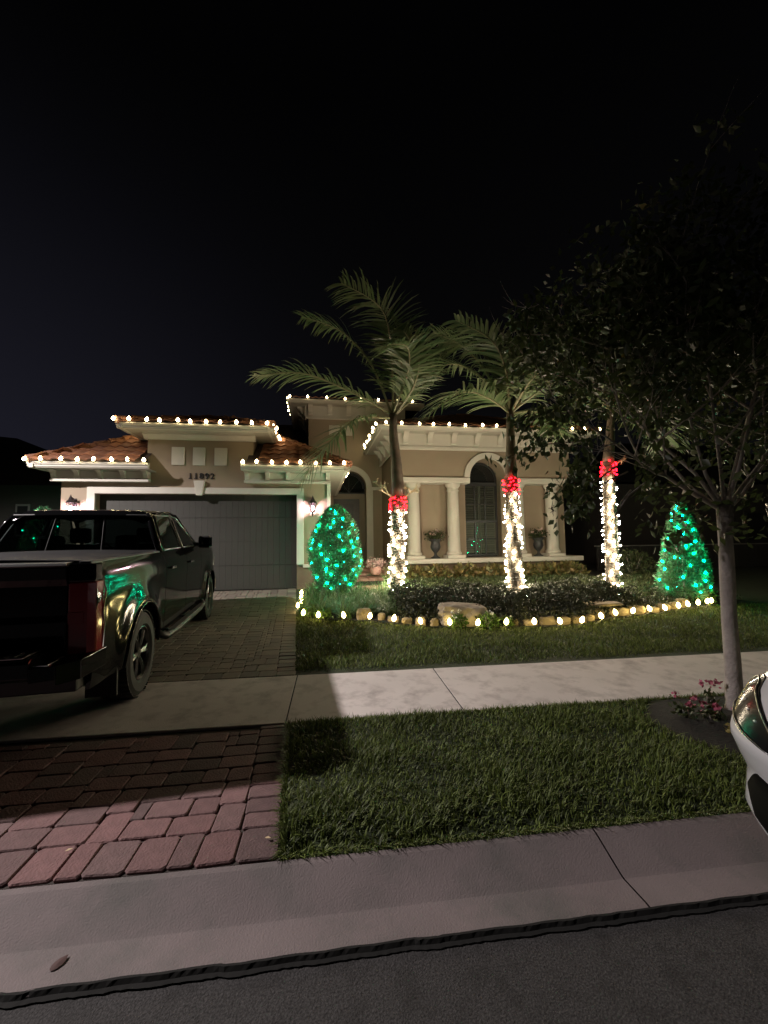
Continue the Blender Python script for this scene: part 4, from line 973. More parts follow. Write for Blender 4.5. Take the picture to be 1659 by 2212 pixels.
wrap(PATHS['P3'], .28, 2.98, .16, .137, 28, 84, 'bulb_mini', 'warm white light string wound round the palm right of the house', 5, 'lights wound round the palms')
wrap(PATHS['P3'], 3.02, 3.36, .14, .135, 7, 38, 'bulb_red', 'band of red lights high on the palm right of the house', 6, 'lights wound round the palms')

# eave strings: clips + bulbs sitting on the fascia edge
def eave_string(pts, label):
    o0 = hw(*pts[0]); root = empty('light_string', o0, label, 'string lights', 'light strings along the eaves')
    W_ = [hw(*p) for p in pts]; wire = []
    for a, b in zip(W_[:-1], W_[1:]):
        wire += [a + Vector((0, 0, -.05)), (a + b) / 2 + Vector((0, 0, -.065))]
    wire.append(W_[-1] + Vector((0, 0, -.05)))
    MB().tube([p - o0 for p in wire], .006, 4).build('wire', 'wire', root)
    sk = MB().lathe([(.014, -.07), (.016, -.035)], 6); sme = shared('socket', sk, 'socket') if 'sock' not in globals() else globals()['sock']
    globals()['sock'] = sme
    for p in W_:
        q = p - o0 + Vector((random.uniform(-.045, .045), random.uniform(-.015, .01), random.uniform(-.018, .010)))
        inst('bulb', ME_BULB, q, root, rot=(random.uniform(-.25, .25), random.uniform(-.3, .3), 0), scale=(.88, .88, .92)); inst('socket', sme, q, root)
def ln(a, b, n): return [tuple(a[k] + (b[k] - a[k]) * i / (n - 1) for k in range(3)) for i in range(n)]
eave_string(ln((-6.42, 10.37, 3.56), (-3.93, 10.37, 3.56), 8), 'string of warm bulbs on the low garage eave left of the raised middle part')
eave_string(ln((-4.61, 12.4, 4.52), (-4.61, 10.75, 4.52), 5) + ln((-4.60, 10.37, 4.52), (-1.22, 10.37, 4.52), 11) + ln((-1.03, 10.45, 4.52), (-1.03, 12.0, 4.52), 5), 'string of warm bulbs along the raised garage roof edge')
eave_string(ln((-1.74, 10.37, 3.56), (.72, 10.37, 3.56), 8) + ln((.86, 10.7, 3.56), (.86, 15.6, 3.56), 9), 'string of warm bulbs on the low garage eave beside the front entry')
eave_string(ln((1.86, 16.0, 5.22), (1.86, 12.6, 5.22), 8) + ln((2.1, 12.37, 5.22), (9.38, 12.37, 5.22), 15), 'string of warm bulbs along the eave over the columns and arched window')
eave_string(ln((-1.10, 18.2, 7.12), (-1.10, 16.1, 7.12), 5) + ln((-.95, 15.87, 7.12), (3.8, 15.87, 7.12), 8), 'string of warm bulbs on the highest eave above the entry')

# lights on stakes along the bed edge
pl = empty('path_lights', (2.3, 6.6, .17), 'string of yellow bulbs on stakes along the rim of the planting bed', 'string lights')
STK = [(-0.73, 9.85, 0.33), (-0.7, 9.37, 0.29), (-0.66, 8.93, 0.26), (-0.70, 8.54, 0.23), (-0.55, 7.88, 0.2), (-0.27, 7.63, 0.2), (0.18, 7.52, 0.2), (0.63, 7.36, 0.19), (1.02, 7.11, 0.19), (1.42, 6.83, 0.18), (1.87, 6.68, 0.18), (2.3, 6.56, 0.18),
       (2.77, 6.54, 0.18), (3.22, 6.49, 0.17), (3.64, 6.45, 0.17), (4.03, 6.47, 0.17), (4.53, 6.70, 0.18), (4.96, 6.93, 0.18), (5.37, 7.03, 0.19), (5.8, 7.15, 0.19), (6.14, 7.18, 0.19), (6.56, 7.34, 0.19), (6.86, 7.45, 0.19), (7.19, 7.56, 0.2), (7.49, 7.66, 0.2), (7.62, 7.70, 0.2)]
wr = []
stk = MB().tube([(0, 0, -.12), (0, 0, -.035)], .008, 5); sme2 = shared('stake', stk, 'socket')
for i, p in enumerate(STK):
    q = Vector((p[0] - 2.3, p[1] - 6.6, gz(p[1]) + .115 - .17)); inst('bulb', ME_PATH, q, pl, rot=(random.uniform(-.35, .35), random.uniform(-.35, .35), 0), scale=(.82, .82, 1.0)); inst('stake', sme2, q, pl)
    wr += [q + Vector((0, 0, -.06)), q + Vector((.2, .03, -.1))]
MB().tube(wr[:-1], .005, 4).build('wire', 'wire', pl)

# ------------------------------------------------------------------ topiaries with green lights
def topiary(base, H, Rr, label, nb, seed, cone=False, nleaf=15000, z0=.12):
    r = np.random.default_rng(seed); root = empty('topiary', base, label, 'topiary', 'clipped bushes with green lights')
    def rad(t):   # t 0..1 up
        return Rr * ((max(0, 1 - t) ** .62) * min(1, (t + .12) / .3) ** .5 if cone else max(0, math.sin(math.pi * min(1, (t * .86 + .14)) ** 1.05)) ** .62)
    RT = np.array([rad(i / 100) for i in range(101)])
    t = r.uniform(0, 1, nleaf) ; a = r.uniform(0, 2 * np.pi, nleaf); k = r.uniform(0, 1, nleaf) < RT[(t * 100).astype(int)] / RT.max() + .05; t = t[k]; a = a[k]; n = len(t)
    lump = 1 + .06 * np.sin(a * 3 + t * 9) + .05 * np.sin(a * 7 - t * 14) + r.normal(0, .03, n)
    q = RT[(t * 100).astype(int)] * lump * r.uniform(.72, 1.03, n); C = np.stack([q * np.cos(a), q * np.sin(a), z0 + t * (H - z0)], 1)
    D = np.stack([np.cos(a), np.sin(a), r.uniform(.1, 1.4, n)], 1) + r.normal(0, .5, (n, 3))
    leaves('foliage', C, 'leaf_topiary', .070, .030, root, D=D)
    m = MB(); m.tube([(0, 0, 0), (0, 0, H * .8)], [.03, .012], 6)
    m.build('stem', 'bark', root)
    ls = empty('light_string', base, label.replace('bush', 'bush,').split(' wearing')[0] + ' carries this net of green lights', 'string lights', 'green lights on the bushes')
    ls['label'] = 'green light string on the ' + label.split(',')[0]
    pts = []
    for i in range(nb):
        tt = (i + .5) / nb; tt = .04 + .93 * tt; aa = i * 2.39996 + r.uniform(-.4, .4); qq = RT[int(tt * 100)] * r.uniform(.97, 1.07); p = Vector((qq * math.cos(aa), qq * math.sin(aa), z0 + tt * (H - z0)))
        inst('bulb', ME_MINI['bulb_green'], p, ls, rot=(r.uniform(-1, 1), r.uniform(-1, 1), 0)); pts.append(p)
    wp = []
    for i in range(160):
        tt = .04 + .93 * i / 160; aa = i * .55; qq = RT[int(tt * 100)] * .97; wp.append((qq * math.cos(aa), qq * math.sin(aa), z0 + tt * (H - z0)))
    MB().tube(wp, .004, 3, cap=False).build('wire', 'wire', ls)
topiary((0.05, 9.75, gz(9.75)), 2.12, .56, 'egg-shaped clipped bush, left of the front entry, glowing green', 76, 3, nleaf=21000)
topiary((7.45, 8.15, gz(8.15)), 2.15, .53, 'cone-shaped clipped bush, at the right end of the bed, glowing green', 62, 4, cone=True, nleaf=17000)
topiary((-8.35, 13.2, .42), 2.3, .5, 'dim clipped bush, left of the garage behind the pickup, with few green lights', 18, 5, nleaf=5000)

# ------------------------------------------------------------------ bed planting
def inbed(X, Y, m=.12): return (Y > bed_front(X) + m)
def groundcover(name, x0, x1, y0, y1, hfun, n, m, ln_, wd, label, cat='ground cover', mask=None, D=None, thick=.12):
    X = RNG.uniform(x0, x1, n); Y = RNG.uniform(y0, y1, n); k = inbed(X, Y)
    if mask is not None: k &= mask(X, Y)
    X, Y = X[k], Y[k]; h = hfun(X, Y) * (1 + .12 * np.sin(X * 9 + 2 * np.sin(Y * 7)) + .1 * np.sin(Y * 11 + X * 4))
    Z = gzn(Y) + h - RNG.uniform(0, 1, len(X)) ** 1.6 * np.minimum(thick, h)
    dd = rnd_dirs(len(X)); dd[:, 2] = np.abs(dd[:, 2]) + .2; dd[:, 1] -= .25
    o = leaves(name, np.stack([X, Y, Z], 1), m, ln_, wd, D=dd); return tag(o, label, cat, kind='stuff')
away_palm = lambda X, Y: ((X - 1.5) ** 2 + (Y - 9.85) ** 2 > .07) & ((X - 3.9) ** 2 + (Y - 8.6) ** 2 > .06) & ((X - 6.34) ** 2 + (Y - 8.9) ** 2 > .05)
groundcover('low_shrubs', 1.15, 6.0, 6.7, 8.9, lambda X, Y: (.14 + .24 * np.clip((Y - bed_front(X) - .1) / .45, 0, 1)) * (1 + .22 * np.sin(X * 5.3 + np.sin(Y * 5)) * np.sin(Y * 5.1 + 1)), 30000, 'leaf_shrub', .060, .028, 'dark low shrubs filling the front of the planting bed', mask=away_palm, thick=.3)
groundcover('mid_cover', 1.8, 7.2, 8.8, 11.7, lambda X, Y: .11 + 0 * X, 15000, 'leaf_mid', .08, .018, 'grassy green ground cover behind the low shrubs', mask=away_palm)
groundcover('right_cover', 5.6, 8.6, 7.3, 10.5, lambda X, Y: .12 + .12 * np.clip((Y - bed_front(X)) / 1.2, 0, 1), 11000, 'leaf_dark', .06, .02, 'low dark plants at the right end of the bed', mask=away_palm)
# hedge plants under the porch slab, one per pair of columns
def bush(x, y, rx, ry, h, n, m, name, label, cat='shrub', group=None, ln_=.085, wd=.045, world=True):
    b = (x, y, gz(y)); root = empty(name, b, label, cat, group)
    a = RNG.uniform(0, 2 * np.pi, n); q = RNG.uniform(0, 1, n) ** .5; z = RNG.uniform(.08, 1, n); k = 1.0 - .35 * z ** 3
    C = np.stack([rx * q * k * np.cos(a), ry * q * k * np.sin(a), h * z * (1 - .25 * q ** 2)], 1) + RNG.normal(0, .015, (n, 3))
    leaves('foliage', C, m, ln_, wd, root); m_ = MB()
    for i in range(5):
        aa = i * 1.25; m_.tube([(0, 0, 0), (rx * .45 * math.cos(aa), ry * .45 * math.sin(aa), h * .75)], [.012, .005], 4)
    m_.build('stem', 'bark', root); return root
spots = [(2.75, 12.0, 'leafy shrub under the porch slab, nearest the entry steps'), (3.55, 12.05, 'leafy shrub under the porch slab, below the left urn'), (4.4, 12.05, 'leafy shrub under the porch slab, below the second column'),
         (5.3, 12.1, 'leafy shrub under the arched window'), (6.2, 12.1, 'leafy shrub below the third column'), (7.05, 12.15, 'leafy shrub under the porch slab, below the right urn'), (7.9, 12.2, 'leafy shrub under the porch slab, below the rightmost column')]
for x, y, l in spots: p = hw(x, y, 0); bush(p.x, p.y - .1, .50, .34, .38, 420, 'leaf_mixed', 'shrub', l, group='shrubs along the porch wall', ln_=.17, wd=.10)
bush(8.7, 11.3, .75, .5, .85, 1800, 'leaf_dark', 'shrub', 'taller dark bush at the right-hand corner of the house', ln_=.08, wd=.035)
bush(9.4, 10.4, .6, .5, .6, 900, 'leaf_dark', 'shrub', 'dark bush right of the house, behind the third palm', ln_=.08, wd=.035)
# liriope clumps round the left bush
def clump(x, y, n, h, label, m='liriope', group='grassy clumps at the left of the bed', lean=1.1, w=.012, spread=.05):
    X = RNG.normal(0, spread, n); Y = RNG.normal(0, spread, n); b = (x, y, gz(y)); root = empty('grass_clump', b, label, 'plant', group)
    blades('foliage', X, Y, np.zeros(n), h, w, lean, m, root, bend=.85, segs=4); return root
r_ = random.Random(3); cl = []
for i in range(400):
    x = r_.uniform(-.55, 2.0); y = r_.uniform(7.75, 10.1)
    if not inbed(np.array(x), np.array(y), .2): continue
    if x > 1.25 and y < 7.9: continue
    if all((x - a) ** 2 + (y - b) ** 2 > .30 ** 2 for a, b in cl): cl.append((x, y))
CX = np.repeat([c[0] for c in cl], 125) + RNG.normal(0, .06, 125 * len(cl)); CY = np.repeat([c[1] for c in cl], 125) + RNG.normal(0, .06, 125 * len(cl))
tag(blades('grassy_cover', CX, CY, gzn(CY), .40, .012, 1.1, 'liriope', bend=.85, segs=4), 'arching green grassy ground cover around the egg-shaped green bush', 'ground cover', kind='stuff')
for (x, y, l) in [(-.30, 10.35, 'grass clump at the foot of the right garage corner'), (.62, 7.9, 'taller pale grass clump behind the third stake light'), (1.45, 11.0, 'tall pale grass clump beside the entry steps')]:
    o = clump(x, y, 130, .42 if y < 11 else .6, l, group='other grass clumps', lean=.8); 
for (x, y, l) in [(-.48, 8.05, 'bright yellow-green leafy plant at the driveway corner of the bed'), (-.18, 7.80, 'bright yellow-green leafy plant behind the second stake light'), (-.58, 8.9, 'yellow-green plant along the driveway side of the bed')]:
    bush(x, y, .16, .14, .20, 260, 'leaf_bright', 'bedding_plant', l, 'plant', 'bright plants by the stake lights', .05, .03)
# white-flowered plants at the boulder
def flowering(x, y, h, l, nfl, fm='petal_white', green='leaf_bright', rr=.16):
    root = bush(x, y, rr, rr * .8, h, 300, green, 'flowering_plant', l, 'plant', 'flowering plants in the beds', .05, .03)
    for i in range(nfl):
        a = random.uniform(0, 6.28); p = np.array([rr * .9 * math.cos(a) * random.random(), rr * .5 * math.sin(a) - .03, h * random.uniform(.75, 1.45)]); C = np.repeat(p[None], 10, 0) + RNG.normal(0, .012, (10, 3))
        f = leaves('flower', C, fm, .035, .03, root)
        MB().tube([(p[0] * .5, p[1] * .5, h * .3), tuple(p)], .003, 3).build('stalk', 'leaf_bright', f)
flowering(2.02, 6.72, .22, 'green plant with white flowers standing before the left half of the boulder', 4)
flowering(2.52, 6.66, .26, 'bright green plant with white flowers before the right end of the boulder', 3, rr=.2)
flowering(2.88, 6.72, .14, 'small green plant between the boulder and the first right-hand edging stone', 1, rr=.08)
flowering(3.62, 8.15, .30, 'plant with two white blooms at the foot of the middle palm', 3, green='leaf_dark')
# pink flower pot near the entry
b = (1.02, 10.35, gz(10.35))
p = hw(1.75, 12.35, .60); pot = empty('flower_pot', p, 'round pink flower pot on the steps left of the first palm', 'flower pot')
MB().lathe([(.10, 0), (.15, .06), (.17, .14), (.15, .22), (.13, .24)], 16).build('pot', 'pot_pink', pot, smooth=True)
C = RNG.normal(0, 1, (500, 3)) * [.14, .12, .07] + [0, 0, .34]; leaves('foliage', C, 'petal_pale', .05, .04, pot)

# edging stones + boulder
def rock(name, m, loc, sx, sy, sz, seed, parent=None, flat=.0, sub=3, blocky=.5):
    import bmesh
    bm = bmesh.new(); bmesh.ops.create_icosphere(bm, subdivisions=sub, radius=1.0); r = np.random.default_rng(seed); ph = r.uniform(0, 6.28, (6, 3)); am = r.uniform(.03, .09, 6)
    for v in bm.verts:
        p = np.array(v.co); e = 1 - blocky * .6; q = np.sign(p) * np.abs(p) ** e; q = q / max(np.linalg.norm(q), 1e-6) * np.linalg.norm(p); mx = np.max(np.abs(p)); q = p * (1 - blocky) + p / mx * blocky * .85
        s = 1.0
        for k in range(6): s += am[k] * math.sin(p[0] * (2 + k * 1.7) + ph[k, 0]) * math.sin(p[1] * (2 + k * 1.3) + ph[k, 1]) * math.cos(p[2] * (1.5 + k * 1.9) + ph[k, 2])
        q = q * s; v.co = (q[0] * sx, q[1] * sy, q[2] * sz)
    me = bpy.data.meshes.new(name); bm.to_mesh(me); bm.free(); me.materials.append(MATS[m]); o = bpy.data.objects.new(name, me); col.objects.link(o); o.location = loc; o.rotation_euler = (0, 0, random.uniform(-.25, .25))
    return o
sp = [(.55, 7.62, .13, .08, .10), (.86, 7.50, .07, .06, .08), (1.06, 7.30, .10, .07, .085), (1.27, 7.14, .09, .07, .07), (1.48, 7.0, .09, .07, .09), (1.66, 6.9, .07, .05, .06), (2.98, 6.76, .12, .07, .08), (3.27, 6.70, .12, .07, .07), (3.55, 6.68, .13, .07, .075), (3.85, 6.66, .13, .07, .075),
      (4.16, 6.72, .13, .07, .08), (4.42, 6.84, .11, .07, .08), (4.70, 7.0, .12, .08, .12), (5.2, 7.16, .22, .10, .075), (5.62, 7.24, .17, .08, .08), (6.0, 7.33, .17, .08, .08), (6.38, 7.45, .14, .08, .08), (6.7, 7.56, .13, .08, .08), (7.0, 7.68, .13, .08, .08)]
names = ['double tan edging stone, first from the driveway', 'small brown edging stone right of the first tan stone', 'square yellow-lit edging stone left of a brown one', 'brown low edging stone between two yellow-lit stones', 'round yellow-lit edging stone left of the boulder', 'small edging stone touching the left end of the boulder',
         'orange-lit edging stone just right of the boulder', 'second edging stone right of the boulder', 'third edging stone right of the boulder', 'edging stone in front of the middle palm', 'edging stone right of the middle palm', 'edging stone left of the stacked slab', 'pale stacked block under the flat slab by the third palm',
         'long flat edging stone right of the third palm', 'long edging stone midway between the third palm and the green cone bush', 'edging stone left of the green cone bush', 'edging stone below the left side of the green cone bush', 'edging stone under the green cone bush', 'last edging stone at the right end of the bed']
for i, ((x, y, a, b_, c), l) in enumerate(zip(sp, names)):
    c *= random.uniform(.75, 1.35); o = rock('edging_stone', 'stone', (x + random.uniform(-.02, .02), y + .05, gz(y) + c * .7), a * 1.12, b_ * 1.1, c * 1.1, 100 + i, blocky=.68, sub=2 if i % 2 else 3); tag(o, l, 'stone', 'edging stones of the planting bed')
o = rock('flat_stone', 'stone', (4.9, 7.2, gz(7.2) + .235), .36, .2, .03, 55, blocky=.8); tag(o, 'flat slab laid on the pale block below the third palm', 'stone')
b_ = rock('boulder', 'boulder', (2.18, 6.98, gz(6.98) + .16), .46, .24, .21, 21, sub=4, blocky=.72); b_.rotation_euler = (0, .06, -.06); tag(b_, 'large tan boulder in the middle of the bed edge', 'boulder')

# ------------------------------------------------------------------ street tree
tb_ = Vector((3.47, 3.34, gz(3.34))); tree = empty('street_tree', tb_, 'young street tree with pale slender trunk and wide dark crown by the kerb', 'tree')
trunk = MB(); trunk.tube([(0, 0, -.05), (.0, 0, .05), (.006, 0, .4), (.004, .004, .8), (.012, 0, 1.2), (.016, 0, 1.5), (.03, 0, 1.80)], [.090, .068, .062, .057, .059, .054, .066], 14); trunk.build('trunk', 'bark', tree, smooth=True)
rt = random.Random(12); br_mb = []; tips = []
def branch(mb, p, d, l, rad, lev):
    segs = 4; pts = [p]; q = Vector(p); dd = Vector(d)
    for i in range(segs):
        dd = (dd + Vector((rt.uniform(-.18, .18), rt.uniform(-.18, .18), rt.uniform(-.06, .16)))).normalized(); q = q + dd * l / segs; pts.append(Vector(q))
    if lev < 3 and (pts[-1].z > 4.75 or abs(pts[-1].x) > 1.9): return
    mb.tube(pts, [rad * (1 - .72 * i / segs) for i in range(segs + 1)], 6 if lev > 1 else 4)
    if lev <= 2:
        for pp in pts[1:]: tips.append((pp, dd.copy(), lev))
    if lev == 0: return
    for i in range(4 if lev > 1 else 3):
        t = rt.uniform(.35, 1); k = min(int(t * segs), segs - 1); bp = pts[k].lerp(pts[k + 1], t * segs - k)
        nd = (dd * 1.0 + Vector((rt.uniform(-1, 1), rt.uniform(-1, 1), rt.uniform(-.45, .6)))).normalized(); branch(mb, bp, nd, l * rt.uniform(.5, .75), rad * .5, lev - 1)
limbs = [((-.95, .05, .50), 1.45), ((-.35, .3, 1.4), 1.5), ((.05, -.1, 1.6), 1.6), ((.45, .2, 1.2), 1.5), ((.9, -.1, .75), 1.3), ((.8, .3, .45), 1.2), ((-.45, .7, .8), 1.3), ((-.45,.05,1.15),1.7), ((.35, -.05, 1.5), 1.6)]
for d, l in limbs:
    mb = MB(); branch(mb, Vector((.03, 0, 1.74)), Vector(d).normalized(), l, .022, 3); mb.build('limb', 'bark', tree, smooth=True)
tp = np.array([tuple(t[0]) for t in tips]); print('tips', len(tp))
def ok_crown(P):
    x, y, z = P[:, 0], P[:, 1], P[:, 2]
    lim = 1.0 + .10 * np.sin(x * 3 + z * 2.2) + .08 * np.sin(z * 5 + y * 3)
    a = (x / 1.95) ** 2 + (y / 1.5) ** 2 + ((z - 2.95) / 1.95) ** 2 < lim
    return a & (z > 1.42) & ~((x < -1.15) & (z < 2.2 + .1 * np.sin(y * 9))) & ~((x < -1.5) & (z < 2.5)) & ~((np.abs(x + 1.02 - .733 * y) < .23) & (z < 2.62)) & ~((x < -1.15 + .1 * np.sin(z * 7)) & (z < 3.3) & (np.sin(x * 41 + y * 57 + z * 33) < .35)) & ~((x < -1.0) & (np.abs(z - 2.42) < .16) & (np.sin(x * 37 + y * 51 + z * 29) < .55))
C = []; 
for _ in range(30): C.append(tp + RNG.normal(0, .085, tp.shape))
cc_ = RNG.normal(size=(520, 3)); cc_ = cc_ / np.linalg.norm(cc_, axis=1, keepdims=True) * RNG.uniform(.25, 1, (520, 1)) ** .45 * [1.9, 1.45, 1.75] + [0, 0, 3.0]; C.append(np.repeat(cc_, 24, 0) + RNG.normal(0, .10, (520 * 24, 3)))
C = np.concatenate(C); C = C[ok_crown(C)]
if len(C) > 19000: C = C[RNG.choice(len(C), 19000, replace=False)]
D = rnd_dirs(len(C)); D[:, 2] -= .35; D[:, 0] -= .25
leaves('foliage', C, 'leaf_tree', .082, .042, tree, D=D)
# drooping sprays at the left and lower side
C = []; rs = random.Random(4); 
for (x0, y0, z0, x1, y1, z1) in [(-1.0, .0, 2.15, -1.50, -.05, 1.72), (-1.1, .1, 2.2, -1.52, .1, 1.9), (-.8, -.1, 2.0, -1.25, -.2, 1.62), (-1.1, .2, 2.42, -1.98, .2, 2.22), (-.8, .1, 1.95, -1.0, .1, 1.62), (-.9, .0, 2.1, -1.45, -.1, 1.75), (-1.0, 0, 2.35, -1.45, -.3, 2.1), (-1.2, 0, 2.6, -1.95, 0, 2.5), (-1.0, 0, 3.2, -1.8, .1, 3.35)]:
    a = Vector((x0, y0, z0)); b = Vector((x1, y1, z1)); MB().tube([a, a.lerp(b, .5) + Vector((0, 0, .06)), b], [.010, .007, .003], 4).build('twig', 'bark', tree)
    for i in range(170):
        t = rs.random(); C.append(tuple(a.lerp(b, t) + Vector((rs.gauss(0, .07), rs.gauss(0, .08), rs.gauss(0, .06) + .06 * math.sin(math.pi * t)))))
for k_ in range(1): pass
C = np.array(C); C = C[~(np.abs(C[:, 0] + 1.02 - .733 * C[:, 1]) < .2)]; D = rnd_dirs(len(C)) * .7; D[:, 2] -= .8; leaves('foliage', C, 'leaf_tree', .075, .04, tree, D=D)
C = tp[RNG.choice(len(tp), 26)] + RNG.normal(0, .1, (26, 3)); C = C[ok_crown(C)]; [leaves('yellow_leaf', C[i:i + 1], 'leaf_yellow', .085, .045, tree) for i in range(len(C))]
# flowers under the tree
for i, (x, y, h, l) in enumerate([(2.93, 3.28, .17, 'pink-flowered plant at the left tip of the tree bed'), (3.10, 3.2, .13, 'pink-flowered plant left of the tree trunk'), (3.30, 3.42, .22, 'taller pink-flowered plant directly behind the tree trunk base'), (3.32, 3.12, .12, 'pink-flowered plant in front of the tree trunk base')]):
    root = bush(x, y, .08, .07, h * .6, 60, 'leaf_dark', 'flowering_plant', l, 'plant', 'flowering plants in the beds', .05, .03)
    for j in range(3):
        p = np.array([random.uniform(-.07, .07), random.uniform(-.06, .04), h * random.uniform(.7, 1.1)]); C = np.repeat(p[None], 14, 0) + RNG.normal(0, .012, (14, 3)); leaves('flower', C, 'petal_pink', .03, .025, root)
bush(7.75, 7.92, .16, .12, .42, 240, 'leaf_bright', 'bedding_plant', 'pale leafy plant lit yellow at the right foot of the green cone bush', 'plant', None, .07, .04)
bush(3.08, 2.98, .09, .07, .08, 60, 'leaf_yellow', 'bedding_plant', 'small yellowish plant at the front of the tree bed', 'plant', None, .045, .022)
# fallen leaves
def fallen(x, y, z, m, l, s, rz):
    V, F = leaf_arrays(np.zeros((1, 3)), np.array([[math.cos(rz), math.sin(rz), .05]]), np.array([[0, 0, 1.]]), s, s * .5); o = np_mesh('fallen_leaf', V, F, m, None, (x, y, z)); tag(o, l, 'leaf')
fallen(-1.34, 2.37, gz(2.37) + .012, 'fallen_leaf', 'small pale dry leaf lying on the kerbside pavers, nearer the left edge', .035, .4); fallen(-.36, 2.33, gz(2.33) + .012, 'fallen_leaf', 'small pale dry leaf on the last paver beside the grass', .035, -.3)
lf_ = MB().add([(.030 * math.cos(k) * (1.25 if k < .1 else 1), .018 * math.sin(k), .0008) for k in [i * math.pi / 6 for i in range(12)]] + [(0, 0, .004)], [(i, (i + 1) % 12, 12) for i in range(12)])
o = lf_.build('fallen_leaf', 'maroon_leaf', loc=(-1.06, 1.86, .0335)); o.rotation_euler[2] = 1.1; tag(o, 'flat brown-red leaf pressed on the gutter at the lower left', 'leaf')
fallen(3.0, 2.75, gz(2.75) + .05, 'fallen_leaf', 'pale dry leaf in the verge grass near the white car', .04, .8)

# ------------------------------------------------------------------ pickup truck (x right, y forward, z up; rear axle at y=0)
TO = (-2.90, 4.45, gz(4.47)); truck = empty('pickup_truck', TO, 'black crew cab pickup parked on the driveway, seen from behind on the left', 'pickup truck', rz=R(6.2))
truck.rotation_euler[0] = math.atan((gz(8.2) - gz(4.5)) / 3.75)
AXLES = (0.0, 3.745); WR = .415; AR_ = .50
def arch_z(y, zr=.42):
    z = zr
    for ya in AXLES:
        if abs(y - ya) < AR_: z = max(z, WR + math.sqrt(AR_ ** 2 - (y - ya) ** 2) * 1.0)
    return z
def side_x(y, z):
    b = float(np.interp(z, [.40, .52, .70, .86, 1.00, 1.12, 1.22, 1.30, 1.37, 1.42], [.945, .965, .975, .978, .984, .992, .985, .965, .935, .90]))
    for ya in AXLES:
        r = math.hypot(y - ya, (z - WR) * 1.0); b += .045 * math.exp(-((r - .52) / .13) ** 2) * (1 if z < 1.15 else max(0, 1 - (z - 1.15) / .12))
    if y > 3.9: b -= .10 * ((y - 3.9) / .8) ** 2
    if y < -.8: b -= .03 * ((-.8 - y) / .3) ** 2
    return b
def side_panel(y0, y1, ztop, name, label=None, zr=.42):
    root = None
    for sg in (1, -1):
        n = max(3, int((y1 - y0) / .045)); P = []
        for i in range(n + 1):
            y = y0 + (y1 - y0) * i / n; zb = arch_z(y, zr); zt = ztop(y) if callable(ztop) else ztop
            P.append([(sg * side_x(y, zb + (zt - zb) * j / 14), y, zb + (zt - zb) * j / 14) for j in range(15)])
        m = MB(); m.grid(P)
        # return lip inwards on every border so the panel has thickness
        m.grid([[p[0], (p[0][0] - sg * .03, p[0][1], p[0][2])] for p in P]); m.grid([[p[-1], (p[-1][0] - sg * .03, p[-1][1], p[-1][2])] for p in P])
        m.grid([[p, (p[0] - sg * .03, p[1], p[2])] for p in P[0]]); m.grid([[p, (p[0] - sg * .03, p[1], p[2])] for p in P[-1]])
        o = m.build(name, 'truck_paint', truck, smooth=True, autosmooth=35)
        if sg > 0: root = o
    return root
bz = lambda y: 1.385 if y < 2.95 else 1.385 - .06 * (y - 2.95) - .05 * max(0, y - 4.2) ** 2 * 3
side_panel(-1.02, .84, 1.385, 'bed_side'); rd = side_panel(.852, 1.93, 1.385, 'rear_door'); fd = side_panel(1.942, 2.98, 1.385, 'front_door'); side_panel(2.992, 4.62, bz, 'front_fender')
for dd_, yh in ((rd, 1.02), (fd, 2.08)):
    h = MB(); x = side_x(yh, 1.18); h.box(x + .004, x + .035, yh - .02, yh + .17, 1.165, 1.195); h.build('handle', 'chrome', dd_, bevel=.008)
# inner dark body, wheel wells, floor
m = MB(); m.box(-.90, .90, -1.0, 4.5, .50, .62); m.box(-.88, .88, .52, 3.2, .60, 1.34); m.box(-.90, -.60, .5, .86, .6, 1.36); m.box(.60, .90, .5, .86, .6, 1.36)
m.box(-.7, .7, 3.2, 4.45, .55, 1.15); m.box(-.60, .60, -1.0, .55, .55, .75); m.box(-.86, .86, 4.3, 4.6, .6, 1.2)
m.build('underbody', 'truck_plastic', truck)
for sg in (1, -1):
    for ya in AXLES:
        m = MB(); rows = [[(sg * xx, ya + AR_ * math.cos(R(a)) * 1.0, WR + AR_ * math.sin(R(a))) for xx in (.965, .62)] for a in range(-12, 193, 12)]; m.grid(rows); m.build('wheel_well', 'truck_plastic', truck)
        m = MB(); pts = [(sg * (side_x(ya + AR_ * math.cos(R(a)), WR + AR_ * math.sin(R(a))) + .004), ya + AR_ * math.cos(R(a)), WR + AR_ * math.sin(R(a))) for a in range(0, 181, 9)]; m.tube(pts, .014, 6); m.build('arch_lip', 'truck_paint', truck, smooth=True)
# bed rails, tonneau, tailgate, bumper
m = MB()
for sg in (1, -1): m.box(min(sg * .84, sg * .925), max(sg * .84, sg * .925), -1.02, .80, 1.372, 1.402)
m.build('bed_rail', 'truck_plastic', truck, bevel=.01)
m = MB(); m.grid([[(x, y, 1.405 + .018 * math.cos(x / .86 * math.pi / 2) + .003 * math.sin(y * 9)) for x in np.linspace(-.86, .86, 13)] for y in np.linspace(-1.0, .80, 12)])
m.grid([[(x, -1.0, 1.37 + (.035 + .018 * math.cos(x / .86 * math.pi / 2)) * k) for x in np.linspace(-.86, .86, 13)] for k in (0, 1)]); m.build('tonneau_cover', 'tonneau', truck, smooth=True, autosmooth=40)
m = MB(); prof = [(-1.03, .66), (-1.075, .69), (-1.085, .95), (-1.065, 1.0), (-1.065, 1.22), (-1.085, 1.27), (-1.10, 1.36), (-1.085, 1.385), (-1.02, 1.39), (-.99, .68)]
m.prism(prof, 'x', -.79, .79); tg = m.build('tailgate', 'truck_paint', truck, bevel=.006)
